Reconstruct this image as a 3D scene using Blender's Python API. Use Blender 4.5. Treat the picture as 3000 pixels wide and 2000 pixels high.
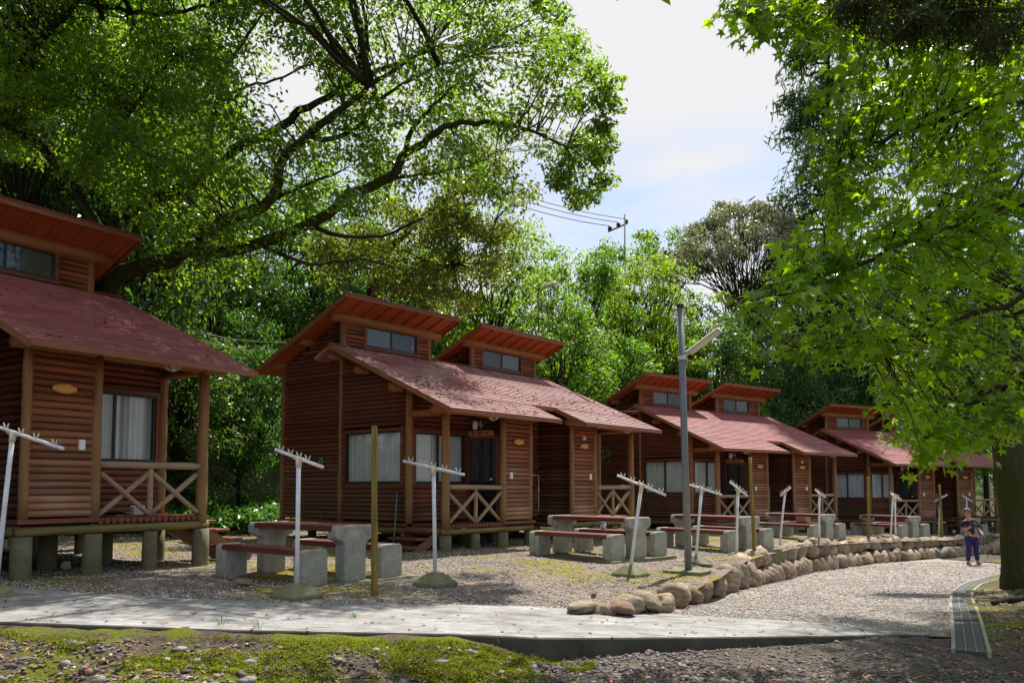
import bpy, bmesh, math, random
import numpy as np
from mathutils import Vector, Matrix, noise as mnoise
R = math.radians
random.seed(7); rng = np.random.default_rng(11)
for o in list(bpy.data.objects): bpy.data.objects.remove(o, do_unlink=True)
SC = bpy.context.scene; COL = SC.collection
# ------------------------------------------------------------------ camera
FPX = 2395.838; TH = R(3.723); HOR = 1428.0; YP = HOR-FPX*math.tan(TH)
cd = bpy.data.cameras.new('camera'); cam = bpy.data.objects.new('camera', cd); COL.objects.link(cam)
cam.location = (0, 0, 0); cam.rotation_euler = (R(90)+TH, 0, 0)
cd.sensor_width = 36; cd.lens = FPX/3000*36; cd.shift_y = (YP-1000)/3000; cd.clip_end = 2000; cd.clip_start = .05
SC.camera = cam
# ------------------------------------------------------------------ world, sun, exposure
SUN_AZ = math.atan2(.42, .91); SUN_EL = R(60)          # azimuth from +Y towards +X
w = bpy.data.worlds.new('World'); SC.world = w; w.use_nodes = True
nt = w.node_tree; N = nt.nodes; L = nt.links; bg = N['Background']
sky = N.new('ShaderNodeTexSky'); sky.sky_type = 'NISHITA'; sky.sun_disc = False
sky.sun_elevation = SUN_EL; sky.sun_rotation = SUN_AZ
tc = N.new('ShaderNodeTexCoord'); mp = N.new('ShaderNodeMapping'); mp.inputs['Scale'].default_value = (1, 1, 3.2)
nz = N.new('ShaderNodeTexNoise'); nz.inputs['Scale'].default_value = 2.2; nz.inputs['Detail'].default_value = 6; nz.inputs['Roughness'].default_value = .55
rp = N.new('ShaderNodeValToRGB'); rp.color_ramp.elements[0].position = .42; rp.color_ramp.elements[1].position = .62
rp.color_ramp.elements[0].color = (.25, .25, .25, 1)
sp = N.new('ShaderNodeSeparateXYZ'); mr = N.new('ShaderNodeMapRange'); mr.inputs[1].default_value = .29; mr.inputs[2].default_value = .42
mx = N.new('ShaderNodeMix'); mx.data_type = 'RGBA'; mx.inputs[7].default_value = (5.8, 5.8, 5.9, 1)
ad = N.new('ShaderNodeMath'); ad.operation = 'MAXIMUM'
hi = N.new('ShaderNodeMapRange'); hi.inputs[1].default_value = .62; hi.inputs[2].default_value = .80; hi.inputs[3].default_value = 1; hi.inputs[4].default_value = 0
bk_ = N.new('ShaderNodeMapRange'); bk_.inputs[1].default_value = .15; bk_.inputs[2].default_value = .5; m1_ = N.new('ShaderNodeMath'); m1_.operation = 'MULTIPLY'; m2_ = N.new('ShaderNodeMath'); m2_.operation = 'MULTIPLY'; m3_ = N.new('ShaderNodeMath'); m3_.operation = 'MULTIPLY_ADD'; m3_.inputs[1].default_value = .4; m3_.inputs[2].default_value = .6
L.new(tc.outputs['Generated'], mp.inputs[0]); L.new(mp.outputs[0], nz.inputs[0])
L.new(sp.outputs[2], hi.inputs[0]); L.new(sp.outputs[1], bk_.inputs[0]); L.new(hi.outputs[0], m1_.inputs[0]); L.new(bk_.outputs[0], m1_.inputs[1]); L.new(m1_.outputs[0], m3_.inputs[0]); L.new(m3_.outputs[0], m2_.inputs[0]); L.new(ad.outputs[0], m2_.inputs[1]); L.new(nz.outputs[0], rp.inputs[0])
L.new(tc.outputs['Generated'], sp.inputs[0]); L.new(sp.outputs[2], mr.inputs[0])
L.new(rp.outputs[0], ad.inputs[0]); L.new(mr.outputs[0], ad.inputs[1]); L.new(m2_.outputs[0], mx.inputs[0])
hs_ = N.new('ShaderNodeHueSaturation'); hs_.inputs['Saturation'].default_value = 1.15; hs_.inputs['Value'].default_value = 1.15; L.new(sky.outputs[0], hs_.inputs['Color']); L.new(hs_.outputs[0], mx.inputs[6]); L.new(mx.outputs[2], bg.inputs[0]); bg.inputs[1].default_value = .095
sd = bpy.data.lights.new('sun', 'SUN'); sd.energy = 5.0; sd.angle = R(.5); sd.color = (1, .95, .87)
sun = bpy.data.objects.new('sun', sd); COL.objects.link(sun)
sdir = Vector((math.sin(SUN_AZ)*math.cos(SUN_EL), math.cos(SUN_AZ)*math.cos(SUN_EL), math.sin(SUN_EL)))
sun.rotation_euler = sdir.to_track_quat('Z', 'Y').to_euler(); sun.location = (0, 0, 30)
SC.view_settings.view_transform = 'Standard'; SC.view_settings.look = 'None'; SC.view_settings.gamma = 1
SC.view_settings.exposure = .68
SC.render.engine = 'CYCLES'
SC.cycles.max_bounces = 7; SC.cycles.diffuse_bounces = 3; SC.cycles.glossy_bounces = 2; SC.cycles.transmission_bounces = 4; SC.cycles.transparent_max_bounces = 8
# ------------------------------------------------------------------ helpers
def ray(x, y):
    X = (x-1500)/FPX; U = -(y-YP)/FPX
    return Vector((X, math.cos(TH)-U*math.sin(TH), math.sin(TH)+U*math.cos(TH)))
def at(x, y, Y):                       # photo pixel at depth Y
    d = ray(x, y); return d*(Y/d.y)
def atz(x, y, z):
    d = ray(x, y); return d*(z/d.z)
def tag(o, label=None, cat=None, group=None, kind=None):
    if label: o['label'] = label
    if cat: o['category'] = cat
    if group: o['group'] = group
    if kind: o['kind'] = kind
    return o
def empty(name, loc, rz=0):
    o = bpy.data.objects.new(name, None); COL.objects.link(o); o.location = loc; o.rotation_euler = (0, 0, rz); o.empty_display_size = .2
    return o
def copy_tree(o, parent=None):
    c = o.copy(); COL.objects.link(c); c.parent = parent
    for k in list(o.keys()):
        pass
    for ch in [x for x in list(COL.objects) if x.parent == o]:
        copy_tree(ch, c)
    return c
class MB:
    def __init__(s, off=(0, 0, 0), mir=None):
        s.v = []; s.f = []; s.off = off; s.mir = mir
    def add(s, vs, fs):
        b = len(s.v)
        for p in vs:
            x, y, z = p
            if s.mir is not None: x = s.mir-x
            s.v.append((x+s.off[0], y+s.off[1], z+s.off[2]))
        for f in fs:
            f = [b+i for i in f]
            s.f.append(f[::-1] if s.mir is not None else f)
    def box(s, a, b):
        x0, y0, z0 = [min(i, j) for i, j in zip(a, b)]; x1, y1, z1 = [max(i, j) for i, j in zip(a, b)]
        s.add([(x0, y0, z0), (x1, y0, z0), (x1, y1, z0), (x0, y1, z0), (x0, y0, z1), (x1, y0, z1), (x1, y1, z1), (x0, y1, z1)],
              [(0, 3, 2, 1), (4, 5, 6, 7), (0, 1, 5, 4), (1, 2, 6, 5), (2, 3, 7, 6), (3, 0, 4, 7)])
    def bar(s, p, q, wd, ht, up=(0, 0, 1)):
        p = Vector(p); q = Vector(q); d = (q-p).normalized(); up = Vector(up); sd_ = d.cross(up).normalized()*wd/2; u2 = sd_.cross(d).normalized()*ht/2
        vs = []
        for c in (p, q):
            vs += [c-sd_-u2, c+sd_-u2, c+sd_+u2, c-sd_+u2]
        s.add([tuple(x) for x in vs], [(0, 1, 2, 3), (7, 6, 5, 4), (0, 4, 5, 1), (1, 5, 6, 2), (2, 6, 7, 3), (3, 7, 4, 0)])
    def tube(s, pts, rad, n=8, cap=True, wob=0.0, flat=1.0):
        pts = [Vector(p) for p in pts]; m = len(pts)
        if not hasattr(rad, '__len__'): rad = [rad]*m
        vs = []; ref = None
        for i, p in enumerate(pts):
            d = (pts[min(i+1, m-1)]-pts[max(i-1, 0)]).normalized()
            if ref is None:
                ref = d.orthogonal().normalized()
            ref = (ref-d*ref.dot(d)).normalized(); b = d.cross(ref)
            for k in range(n):
                a = 2*math.pi*k/n; r = rad[i]*(1+wob*random.uniform(-1, 1))
                vs.append(tuple(p+ref*math.cos(a)*r+b*math.sin(a)*r*flat))
        fs = []
        for i in range(m-1):
            for k in range(n):
                k2 = (k+1) % n
                fs.append((i*n+k, i*n+k2, (i+1)*n+k2, (i+1)*n+k))
        if cap:
            fs.append(tuple(range(n))[::-1]); fs.append(tuple(range((m-1)*n, m*n)))
        s.add(vs, fs)
    def log(s, p, q, r, r2=None, n=10, seg=6, wob=.05):
        p = Vector(p); q = Vector(q); r2 = r2 or r
        pts = [p.lerp(q, i/seg)+Vector([random.uniform(-1, 1)*r*wob*.8 for _ in range(3)]) for i in range(seg+1)]
        s.tube(pts, [r+(r2-r)*i/seg+random.uniform(-1, 1)*r*wob for i in range(seg+1)], n, True, wob*.35)
    def prism(s, poly, ax, a, b):       # poly in the two other axes, extruded along ax
        n = len(poly); vs = []
        for t in (a, b):
            for q in poly:
                if ax == 0: vs.append((t, q[0], q[1]))
                elif ax == 1: vs.append((q[0], t, q[1]))
                else: vs.append((q[0], q[1], t))
        s.add(vs, [tuple(range(n))[::-1], tuple(range(n, 2*n))]+[(i, (i+1) % n, n+(i+1) % n, n+i) for i in range(n)])
    def build(s, name, m, parent=None, smooth=False, bevel=0, seg=1, ang=None):
        me = bpy.data.meshes.new(name); me.from_pydata(s.v, [], s.f); me.update()
        if smooth: me.polygons.foreach_set('use_smooth', [True]*len(me.polygons))
        me.materials.append(m)
        o = bpy.data.objects.new(name, me); COL.objects.link(o)
        if parent: o.parent = parent
        if bevel:
            md = o.modifiers.new('bevel', 'BEVEL'); md.width = bevel; md.segments = seg; md.limit_method = 'ANGLE'; md.angle_limit = R(40)
        return o
def np_mesh(name, verts, faces_len, idx, m, parent=None, smooth=False):
    me = bpy.data.meshes.new(name); nv = len(verts); nf = len(idx)//faces_len
    me.vertices.add(nv); me.vertices.foreach_set('co', np.asarray(verts, dtype=np.float32).ravel())
    me.loops.add(len(idx)); me.loops.foreach_set('vertex_index', np.asarray(idx, dtype=np.int32))
    me.polygons.add(nf); me.polygons.foreach_set('loop_start', np.arange(0, len(idx), faces_len, dtype=np.int32))
    try: me.polygons.foreach_set('loop_total', np.full(nf, faces_len, dtype=np.int32))
    except Exception: pass
    me.update(calc_edges=True); me.validate()
    if smooth: me.polygons.foreach_set('use_smooth', [True]*nf)
    me.materials.append(m)
    o = bpy.data.objects.new(name, me); COL.objects.link(o)
    if parent: o.parent = parent
    return o
# ------------------------------------------------------------------ materials
def newmat(name, rough=.7, spec=.3):
    m = bpy.data.materials.new(name); m.use_nodes = True; b = m.node_tree.nodes['Principled BSDF']
    b.inputs['Roughness'].default_value = rough; b.inputs['Specular IOR Level'].default_value = spec
    return m, m.node_tree.nodes, m.node_tree.links, b
def c4(c): return (c[0], c[1], c[2], 1)
def ramp(N, stops):
    r = N.new('ShaderNodeValToRGB'); e = r.color_ramp.elements
    while len(e) < len(stops): e.new(.5)
    for i, (p, c) in enumerate(stops):
        e[i].position = p; e[i].color = c4(c) if hasattr(c, '__len__') else (c, c, c, 1)
    return r
def tnoise(N, L, scale, stretch=(1, 1, 1), detail=4, rough=.55, coord='Object'):
    tc = N.new('ShaderNodeTexCoord'); mp = N.new('ShaderNodeMapping'); mp.inputs['Scale'].default_value = stretch
    n = N.new('ShaderNodeTexNoise'); n.inputs['Scale'].default_value = scale; n.inputs['Detail'].default_value = detail; n.inputs['Roughness'].default_value = rough
    L.new(tc.outputs[coord], mp.inputs[0]); L.new(mp.outputs[0], n.inputs[0]); return n
def mixc(N, L, fac, a, b, mode='MIX'):
    m = N.new('ShaderNodeMix'); m.data_type = 'RGBA'; m.blend_type = mode
    for i, s in ((0, fac), (6, a), (7, b)):
        if hasattr(s, 'links'): L.new(s, m.inputs[i])
        elif hasattr(s, '__len__'): m.inputs[i].default_value = c4(s)
        else: m.inputs[i].default_value = s
    return m.outputs[2]
def bump(N, L, b, h, st=.4, dist=.01):
    n = N.new('ShaderNodeBump'); n.inputs['Strength'].default_value = st; n.inputs['Distance'].default_value = dist
    L.new(h, n.inputs['Height']); L.new(n.outputs[0], b.inputs['Normal'])
def island(N, L, lo, hi):
    g = N.new('ShaderNodeNewGeometry'); r = N.new('ShaderNodeMapRange'); r.inputs[3].default_value = lo; r.inputs[4].default_value = hi
    L.new(g.outputs['Random Per Island'], r.inputs[0]); return r.outputs[0]
def wood(name, c0, c1, axis, grey=None, gz=(0, 1.2), gam=.8, rough=.62, isl=(.75, 1.2)):
    m, N, L, b = newmat(name, rough, .35)
    st = [22, 22, 22]; st[axis] = 1.6
    n = tnoise(N, L, 1, tuple(st), 5, .6); r = ramp(N, [(.3, c0), (.7, c1)]); L.new(n.outputs[0], r.inputs[0]); col = r.outputs[0]
    n2 = tnoise(N, L, 1.3, (1, 1, 1), 5, .65)
    if grey:
        tc = N.new('ShaderNodeTexCoord'); sx = N.new('ShaderNodeSeparateXYZ'); L.new(tc.outputs['Object'], sx.inputs[0])
        mr = N.new('ShaderNodeMapRange'); mr.inputs[1].default_value = gz[0]; mr.inputs[2].default_value = gz[1]; mr.inputs[3].default_value = gam; mr.inputs[4].default_value = 0
        L.new(sx.outputs[2], mr.inputs[0])
        ml = N.new('ShaderNodeMath'); ml.operation = 'MULTIPLY'; r3 = ramp(N, [(.3, .25), (.65, 1.)]); L.new(n2.outputs[0], r3.inputs[0])
        L.new(mr.outputs[0], ml.inputs[0]); L.new(r3.outputs[0], ml.inputs[1]); col = mixc(N, L, ml.outputs[0], col, grey)
    v = island(N, L, *isl); hs = N.new('ShaderNodeHueSaturation'); L.new(v, hs.inputs['Value']); L.new(col, hs.inputs['Color'])
    L.new(hs.outputs[0], b.inputs['Base Color']); bump(N, L, b, n.outputs[0], .5, .008); return m
M = {}
GREYW = (.28, .20, .145)
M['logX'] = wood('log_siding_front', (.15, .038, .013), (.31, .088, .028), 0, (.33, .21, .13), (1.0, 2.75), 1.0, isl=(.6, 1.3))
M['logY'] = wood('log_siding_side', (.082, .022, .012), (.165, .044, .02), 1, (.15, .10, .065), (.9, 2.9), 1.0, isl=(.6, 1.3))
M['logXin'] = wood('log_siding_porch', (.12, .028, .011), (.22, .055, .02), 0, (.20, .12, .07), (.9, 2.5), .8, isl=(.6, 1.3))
M['post'] = wood('round_post_wood', (.17, .06, .018), (.32, .13, .045), 2, (.24, .18, .08), (.9, 3.1), .9)
M['beam'] = wood('round_beam_wood', (.22, .07, .02), (.34, .13, .04), 0)
M['rail'] = wood('railing_wood', (.22, .11, .05), (.36, .23, .13), 0, (.34, .27, .20), (0, 3), .7)
M['soffit'] = wood('soffit_wood', (.30, .055, .014), (.42, .095, .025), 1, isl=(.92, 1.08))
M['fascia'] = wood('fascia_red', (.16, .035, .014), (.30, .06, .022), 0, (.22, .13, .07), (3, 12), .7)
M['sill'] = wood('red_sill_wood', (.12, .034, .022), (.20, .055, .035), 0, isl=(.85, 1.15))
M['basebeam'] = wood('mossy_base_log', (.12, .085, .025), (.24, .18, .06), 0)
M['seat'] = wood('red_brown_plank', (.10, .026, .02), (.16, .045, .034), 0, isl=(.95, 1.05), rough=.5)
M['stake'] = wood('mossy_pole_wood', (.10, .065, .008), (.30, .22, .04), 2)
M['plaque'] = wood('orange_plaque_wood', (.42, .15, .02), (.62, .28, .05), 0)
M['board'] = wood('name_board_wood', (.30, .12, .05), (.45, .2, .09), 0)
def plain(name, c, rough=.5, spec=.4, metal=0, var=.12, sc=6):
    m, N, L, b = newmat(name, rough, spec); b.inputs['Metallic'].default_value = metal
    n = tnoise(N, L, sc, (1, 1, 1), 5, .6); r = ramp(N, [(.3, [x*(1-var) for x in c]), (.7, [min(1, x*(1+var)) for x in c])])
    L.new(n.outputs[0], r.inputs[0]); L.new(r.outputs[0], b.inputs['Base Color']); return m
M['white'] = plain('white_paint', (.66, .67, .70), .45, var=.18, sc=9)
M['bracket'] = plain('aged_white_plastic', (.60, .52, .42), .55)
M['dark'] = plain('dark_frame', (.03, .024, .02), .5)
M['black'] = plain('black_plastic', (.02, .02, .022), .4)
M['interior'] = plain('dark_interior', (.012, .01, .009), .9)
M['red'] = plain('red_paint', (.6, .03, .02), .4)
M['green'] = plain('green_cord', (.02, .25, .08), .5)
M['lamppole'] = plain('grey_painted_steel', (.17, .18, .21), .45, .5, .2, .15)
M['lampwhite'] = plain('lamp_cover', (.62, .58, .46), .5)
M['bluestick'] = plain('blue_green_pole', (.08, .22, .24), .45)
M['teal'] = plain('teal_canvas', (.02, .30, .20), .6)
M['cardboard'] = plain('cardboard', (.42, .27, .13), .8)
M['tin'] = plain('white_tin', (.62, .62, .60), .35)
M['tealband'] = plain('teal_band', (.05, .35, .33), .4)
M['curtain'] = plain('white_curtain', (.62, .64, .66), .85, var=.1, sc=3)
M['screen'] = plain('grey_window_screen', (.075, .068, .058), .6)
def glass():
    m, N, L, b = newmat('window_glass', .03, .5); N.remove(b)
    t = N.new('ShaderNodeBsdfTransparent'); t.inputs[0].default_value = (.86, .88, .88, 1)
    g = N.new('ShaderNodeBsdfGlossy'); g.inputs['Roughness'].default_value = .03
    a = N.new('ShaderNodeMixShader'); a.inputs[0].default_value = .07
    L.new(t.outputs[0], a.inputs[1]); L.new(g.outputs[0], a.inputs[2]); L.new(a.outputs[0], N['Material Output'].inputs[0]); return m
M['glass'] = glass()
def darkglass():
    m, N, L, b = newmat('dark_glass', .06, .8); b.inputs['Base Color'].default_value = (.012, .012, .012, 1); return m
M['dglass'] = darkglass()
def roofmat():
    m, N, L, b = newmat('red_shingles', .62, .5)
    tc = N.new('ShaderNodeTexCoord'); n = tnoise(N, L, 1.1, (1, 1, 1), 6, .62); n2 = tnoise(N, L, 18, (1, 1, 1), 3, .6)
    v = N.new('ShaderNodeTexVoronoi'); v.inputs['Scale'].default_value = 1
    mp = N.new('ShaderNodeMapping'); mp.inputs['Scale'].default_value = (3.2, 9.4, 0); L.new(tc.outputs['Object'], mp.inputs[0]); L.new(mp.outputs[0], v.inputs[0])
    base = mixc(N, L, v.outputs['Color'], (.22, .036, .036), (.30, .06, .056))
    hs = N.new('ShaderNodeSeparateColor'); L.new(v.outputs['Color'], hs.inputs[0])
    base = mixc(N, L, hs.outputs[0], (.205, .034, .037), (.32, .07, .068))
    r = ramp(N, [(.36, 0.), (.66, 1.)]); L.new(n.outputs[0], r.inputs[0]); oi = N.new('ShaderNodeObjectInfo'); fm = N.new('ShaderNodeMath'); fm.operation = 'MULTIPLY'; L.new(r.outputs[0], fm.inputs[0]); L.new(oi.outputs['Alpha'], fm.inputs[1])
    col = mixc(N, L, fm.outputs[0], base, (.36, .24, .215))
    g = N.new('ShaderNodeNewGeometry'); 
    r2 = ramp(N, [(.35, .8), (.7, 1.15)]); L.new(n2.outputs[0], r2.inputs[0]); col = mixc(N, L, 1., col, r2.outputs[0], 'MULTIPLY')
    v2 = island(N, L, .82, 1.15); h = N.new('ShaderNodeHueSaturation'); L.new(v2, h.inputs['Value']); L.new(col, h.inputs['Color'])
    L.new(h.outputs[0], b.inputs['Base Color']); bump(N, L, b, n2.outputs[0], .5, .004); return m
M['roof'] = roofmat()
def concrete(name, c0, c1, moss=.0, mz=(-.1, .3), rough=.85, brushed=False, mcol=(.09, .10, .012)):
    m, N, L, b = newmat(name, rough, .25)
    n = tnoise(N, L, 3, (1, 1, 1), 8, .7); n2 = tnoise(N, L, 60, (1, 1, 1), 4, .7)
    r = ramp(N, [(.3, c0), (.7, c1)]); L.new(n.outputs[0], r.inputs[0]); col = r.outputs[0]
    r2 = ramp(N, [(.3, .72), (.7, 1.22)]); L.new(n2.outputs[0], r2.inputs[0]); col = mixc(N, L, 1., col, r2.outputs[0], 'MULTIPLY')
    if brushed:
        n3 = tnoise(N, L, 1, (2.2, 55, 1), 4, .7); n3.inputs['Distortion'].default_value = .0; r3 = ramp(N, [(.40, .55), (.62, 1.35)]); L.new(n3.outputs[0], r3.inputs[0]); col = mixc(N, L, 1., col, r3.outputs[0], 'MULTIPLY')
    if moss:
        tc = N.new('ShaderNodeTexCoord'); sx = N.new('ShaderNodeSeparateXYZ'); L.new(tc.outputs['Object'], sx.inputs[0])
        mr = N.new('ShaderNodeMapRange'); mr.inputs[1].default_value = mz[0]; mr.inputs[2].default_value = mz[1]; mr.inputs[3].default_value = moss; mr.inputs[4].default_value = 0
        L.new(sx.outputs[2], mr.inputs[0]); n4 = tnoise(N, L, 7, (1, 1, 1), 5, .7); r4 = ramp(N, [(.35, 0.), (.6, 1.)]); L.new(n4.outputs[0], r4.inputs[0])
        a = N.new('ShaderNodeMath'); a.operation = 'MULTIPLY'; a.use_clamp = True; L.new(mr.outputs[0], a.inputs[0]); L.new(r4.outputs[0], a.inputs[1]); col = mixc(N, L, a.outputs[0], col, mcol)
    L.new(col, b.inputs['Base Color']); bump(N, L, b, n2.outputs[0], .6, .006); return m
M['concrete'] = concrete('grey_concrete', (.20, .205, .18), (.50, .49, .42), .5, (-.1, .35))
M['footing'] = concrete('mossy_concrete', (.12, .12, .07), (.30, .29, .20), .8, (-.2, .5))
M['pile'] = concrete('concrete_pile', (.10, .088, .05), (.22, .19, .125), .8, (-.5, 1.2))
M['slab'] = concrete('brushed_concrete', (.17, .16, .15), (.40, .39, .38), 0, brushed=True)
def slab_side():
    m = concrete('shade_toned_mossy_edge', (.04, .038, .03), (.10, .095, .07), 0); return m  # darker than the top: shade on the near face is put into the colour
M['slabside'] = slab_side()
def ground(name, a, b_, mcol, mthr, sc=26, litter=.0, msc=.55):
    m, N, L, b = newmat(name, .95, .12)
    v = tnoise(N, L, sc, (1, 1, 1), 6, .75); v3 = tnoise(N, L, sc*3.1, (1, 1, 1), 3, .6); n = tnoise(N, L, 1.3, (1, 1, 1), 8, .62)
    r = ramp(N, [(.32, a), (.5, [(x+y)/2 for x, y in zip(a, b_)]), (.68, b_)]); L.new(v.outputs[0], r.inputs[0]); col = r.outputs[0]
    r1 = ramp(N, [(.3, .55), (.7, 1.4)]); L.new(v3.outputs[0], r1.inputs[0]); col = mixc(N, L, 1., col, r1.outputs[0], 'MULTIPLY')
    r2 = ramp(N, [(.3, .75), (.7, 1.15)]); L.new(n.outputs[0], r2.inputs[0]); col = mixc(N, L, 1., col, r2.outputs[0], 'MULTIPLY')
    n3 = tnoise(N, L, msc, (1, 1, 1), 9, .68); rm = ramp(N, [(mthr, 0.), (mthr+.07, .9)]); L.new(n3.outputs[0], rm.inputs[0])
    r5 = ramp(N, [(.3, [x*.55 for x in mcol]), (.7, [x*1.4 for x in mcol])]); L.new(v.outputs[0], r5.inputs[0])
    col = mixc(N, L, rm.outputs[0], col, r5.outputs[0])
    L.new(col, b.inputs['Base Color']); bump(N, L, b, v.outputs[0], .9, .03); return m
MOSS = (.22, .19, .02)
M['terrace'] = ground('gravel_earth', (.085, .062, .05), (.38, .31, .26), MOSS, .50)
M['road'] = ground('gravel_road', (.17, .14, .12), (.50, .44, .38), MOSS, .70)
M['forecourt'] = ground('dark_gravel_soil', (.05, .042, .035), (.20, .17, .14), MOSS, .60)
M['mossbank'] = ground('mossy_bank', (.025, .019, .014), (.20, .15, .115), (.13, .15, .008), .48, 30, msc=1.6)
M['mossground'] = ground('mossy_soil', (.06, .05, .035), (.16, .13, .09), (.13, .15, .012), .50, 26, msc=.9)
M['hill'] = ground('leaf_litter_soil', (.03, .025, .014), (.13, .10, .06), (.05, .09, .01), .46)
def stone(name, c0, c1, moss=.5, mc=(.16, .16, .02), isl=(.7, 1.3)):
    m, N, L, b = newmat(name, .75, .3)
    n = tnoise(N, L, 3.5, (1, 1, 2.5), 6, .6); r = ramp(N, [(.3, c0), (.7, c1)]); L.new(n.outputs[0], r.inputs[0])
    oi = N.new('ShaderNodeObjectInfo'); r0 = ramp(N, [(0, (.62, .5, .45)), (.25, (1.15, 1.1, 1.0)), (.5, (.75, .55, .48)), (.7, (1.5, 1.4, 1.2)), (.85, (.9, .85, .85)), (1, (.6, .52, .55))]); L.new(oi.outputs['Random'], r0.inputs[0])
    col = mixc(N, L, 1., r.outputs[0], r0.outputs[0], 'MULTIPLY')
    n2 = tnoise(N, L, 2.6, (1, 1, 1), 7, .65); r2 = ramp(N, [(1-moss, 0.), (1-moss+.12, .85)]); L.new(n2.outputs[0], r2.inputs[0]); col = mixc(N, L, r2.outputs[0], col, mc)
    L.new(col, b.inputs['Base Color']); n3 = tnoise(N, L, 14, (1, 1, 3), 5, .65); bump(N, L, b, n3.outputs[0], .6, .03); return m
M['boulder'] = stone('river_boulder', (.14, .11, .09), (.44, .37, .29), .48)
def pebble(name, stops, mul=1):
    m, N, L, b = newmat(name, .8, .3); g = N.new('ShaderNodeNewGeometry'); r = ramp(N, stops); L.new(g.outputs['Random Per Island'], r.inputs[0])
    n = tnoise(N, L, 40, (1, 1, 1), 3, .6); r2 = ramp(N, [(.3, .75), (.7, 1.2)]); L.new(n.outputs[0], r2.inputs[0])
    L.new(mixc(N, L, 1., r.outputs[0], r2.outputs[0], 'MULTIPLY'), b.inputs['Base Color']); return m
M['pebble'] = pebble('gravel_stones', [(0, (.07, .06, .055)), (.25, (.14, .12, .105)), (.5, (.25, .22, .21)), (.68, (.20, .115, .08)), (.8, (.36, .33, .31)), (.84, (.32, .14, .06)), (.88, (.12, .12, .13)), (1, (.09, .085, .085))])
M['peblight'] = pebble('pale_gravel_chips', [(0, (.30, .27, .24)), (.3, (.48, .45, .42)), (.6, (.22, .19, .17)), (.8, (.58, .55, .52)), (1, (.36, .29, .23))])
M['litter'] = pebble('dry_leaves', [(0, (.22, .10, .04)), (.3, (.36, .24, .13)), (.6, (.12, .07, .04)), (.8, (.50, .42, .32)), (1, (.30, .12, .05))])
def bark(name, c0, c1, moss):
    m, N, L, b = newmat(name, .9, .15)
    n = tnoise(N, L, 1, (16, 16, 2.2), 6, .7); r = ramp(N, [(.3, c0), (.7, c1)]); L.new(n.outputs[0], r.inputs[0])
    n2 = tnoise(N, L, 2.2, (1, 1, .6), 6, .6); r2 = ramp(N, [(1-moss, 0.), (1-moss+.2, .9)]); L.new(n2.outputs[0], r2.inputs[0])
    L.new(mixc(N, L, r2.outputs[0], r.outputs[0], (.035, .048, .005)), b.inputs['Base Color']); bump(N, L, b, n.outputs[0], 1., .04); return m
M['bark'] = bark('dark_bark', (.012, .010, .007), (.045, .038, .027), .5)
M['barkmoss'] = bark('mossy_bark', (.012, .009, .006), (.042, .033, .022), .62)
M['trunkmoss'] = bark('lichened_trunk_bark', (.028, .022, .014), (.10, .085, .045), .66)
M['twig'] = bark('twig_bark', (.03, .022, .015), (.09, .065, .045), .3)
def leaf(name, dark, mid, bright, trans=(.16, .36, .02), tf=.45, rough=.38, spec=.5, treevar=.25):
    m, N, L, b = newmat(name, rough, spec); g = N.new('ShaderNodeNewGeometry'); oi = N.new('ShaderNodeObjectInfo')
    r = ramp(N, [(0, dark), (.45, mid), (.9, mid), (1, bright)]); L.new(g.outputs['Random Per Island'], r.inputs[0])
    n = tnoise(N, L, .8, (1, 1, 1), 3, .5); r2 = ramp(N, [(.35, .7), (.65, 1.3)]); L.new(n.outputs[0], r2.inputs[0])
    col = mixc(N, L, 1., r.outputs[0], r2.outputs[0], 'MULTIPLY')
    hs = N.new('ShaderNodeHueSaturation'); mr = N.new('ShaderNodeMapRange'); mr.inputs[3].default_value = 1-treevar; mr.inputs[4].default_value = 1+treevar
    mh = N.new('ShaderNodeMapRange'); mh.inputs[3].default_value = .485; mh.inputs[4].default_value = .515
    L.new(oi.outputs['Random'], mr.inputs[0]); L.new(oi.outputs['Random'], mh.inputs[0]); L.new(mh.outputs[0], hs.inputs['Hue']); L.new(mr.outputs[0], hs.inputs['Value']); L.new(col, hs.inputs['Color'])
    L.new(hs.outputs[0], b.inputs['Base Color'])
    t = N.new('ShaderNodeBsdfTranslucent'); tcx = mixc(N, L, 1., r2.outputs[0], trans, 'MULTIPLY'); h2 = N.new('ShaderNodeHueSaturation'); L.new(island(N, L, .5, 1.4), h2.inputs['Value']); L.new(tcx, h2.inputs['Color']); L.new(mh.outputs[0], h2.inputs['Hue'])
    L.new(h2.outputs[0], t.inputs[0]); a = N.new('ShaderNodeMixShader'); a.inputs[0].default_value = tf
    L.new(b.outputs[0], a.inputs[1]); L.new(t.outputs[0], a.inputs[2]); L.new(a.outputs[0], N['Material Output'].inputs[0]); return m
M['lf_big'] = leaf('leaves_glossy_broad', (.022, .052, .010), (.048, .105, .014), (.11, .15, .02), (.26, .52, .02), .52)
M['lf_rust'] = leaf('leaves_olive_brown', (.038, .048, .010), (.07, .088, .016), (.15, .13, .02), (.30, .38, .025), .48, .45, .4)
M['lf_dark'] = leaf('leaves_dark_evergreen', (.022, .045, .016), (.042, .085, .022), (.08, .13, .03), (.15, .34, .03), .42)
M['lf_mid'] = leaf('leaves_mid_green', (.028, .058, .012), (.05, .11, .016), (.10, .16, .025), (.22, .42, .02), .5, .46, .35)
M['lf_maple'] = leaf('leaves_bright_maple', (.038, .075, .010), (.07, .145, .012), (.14, .20, .02), (.30, .50, .015), .52, .46, .35)
M['lf_grey'] = leaf('leaves_pale_olive', (.11, .115, .06), (.20, .20, .11), (.34, .31, .19), (.36, .38, .14), .35)
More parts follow.
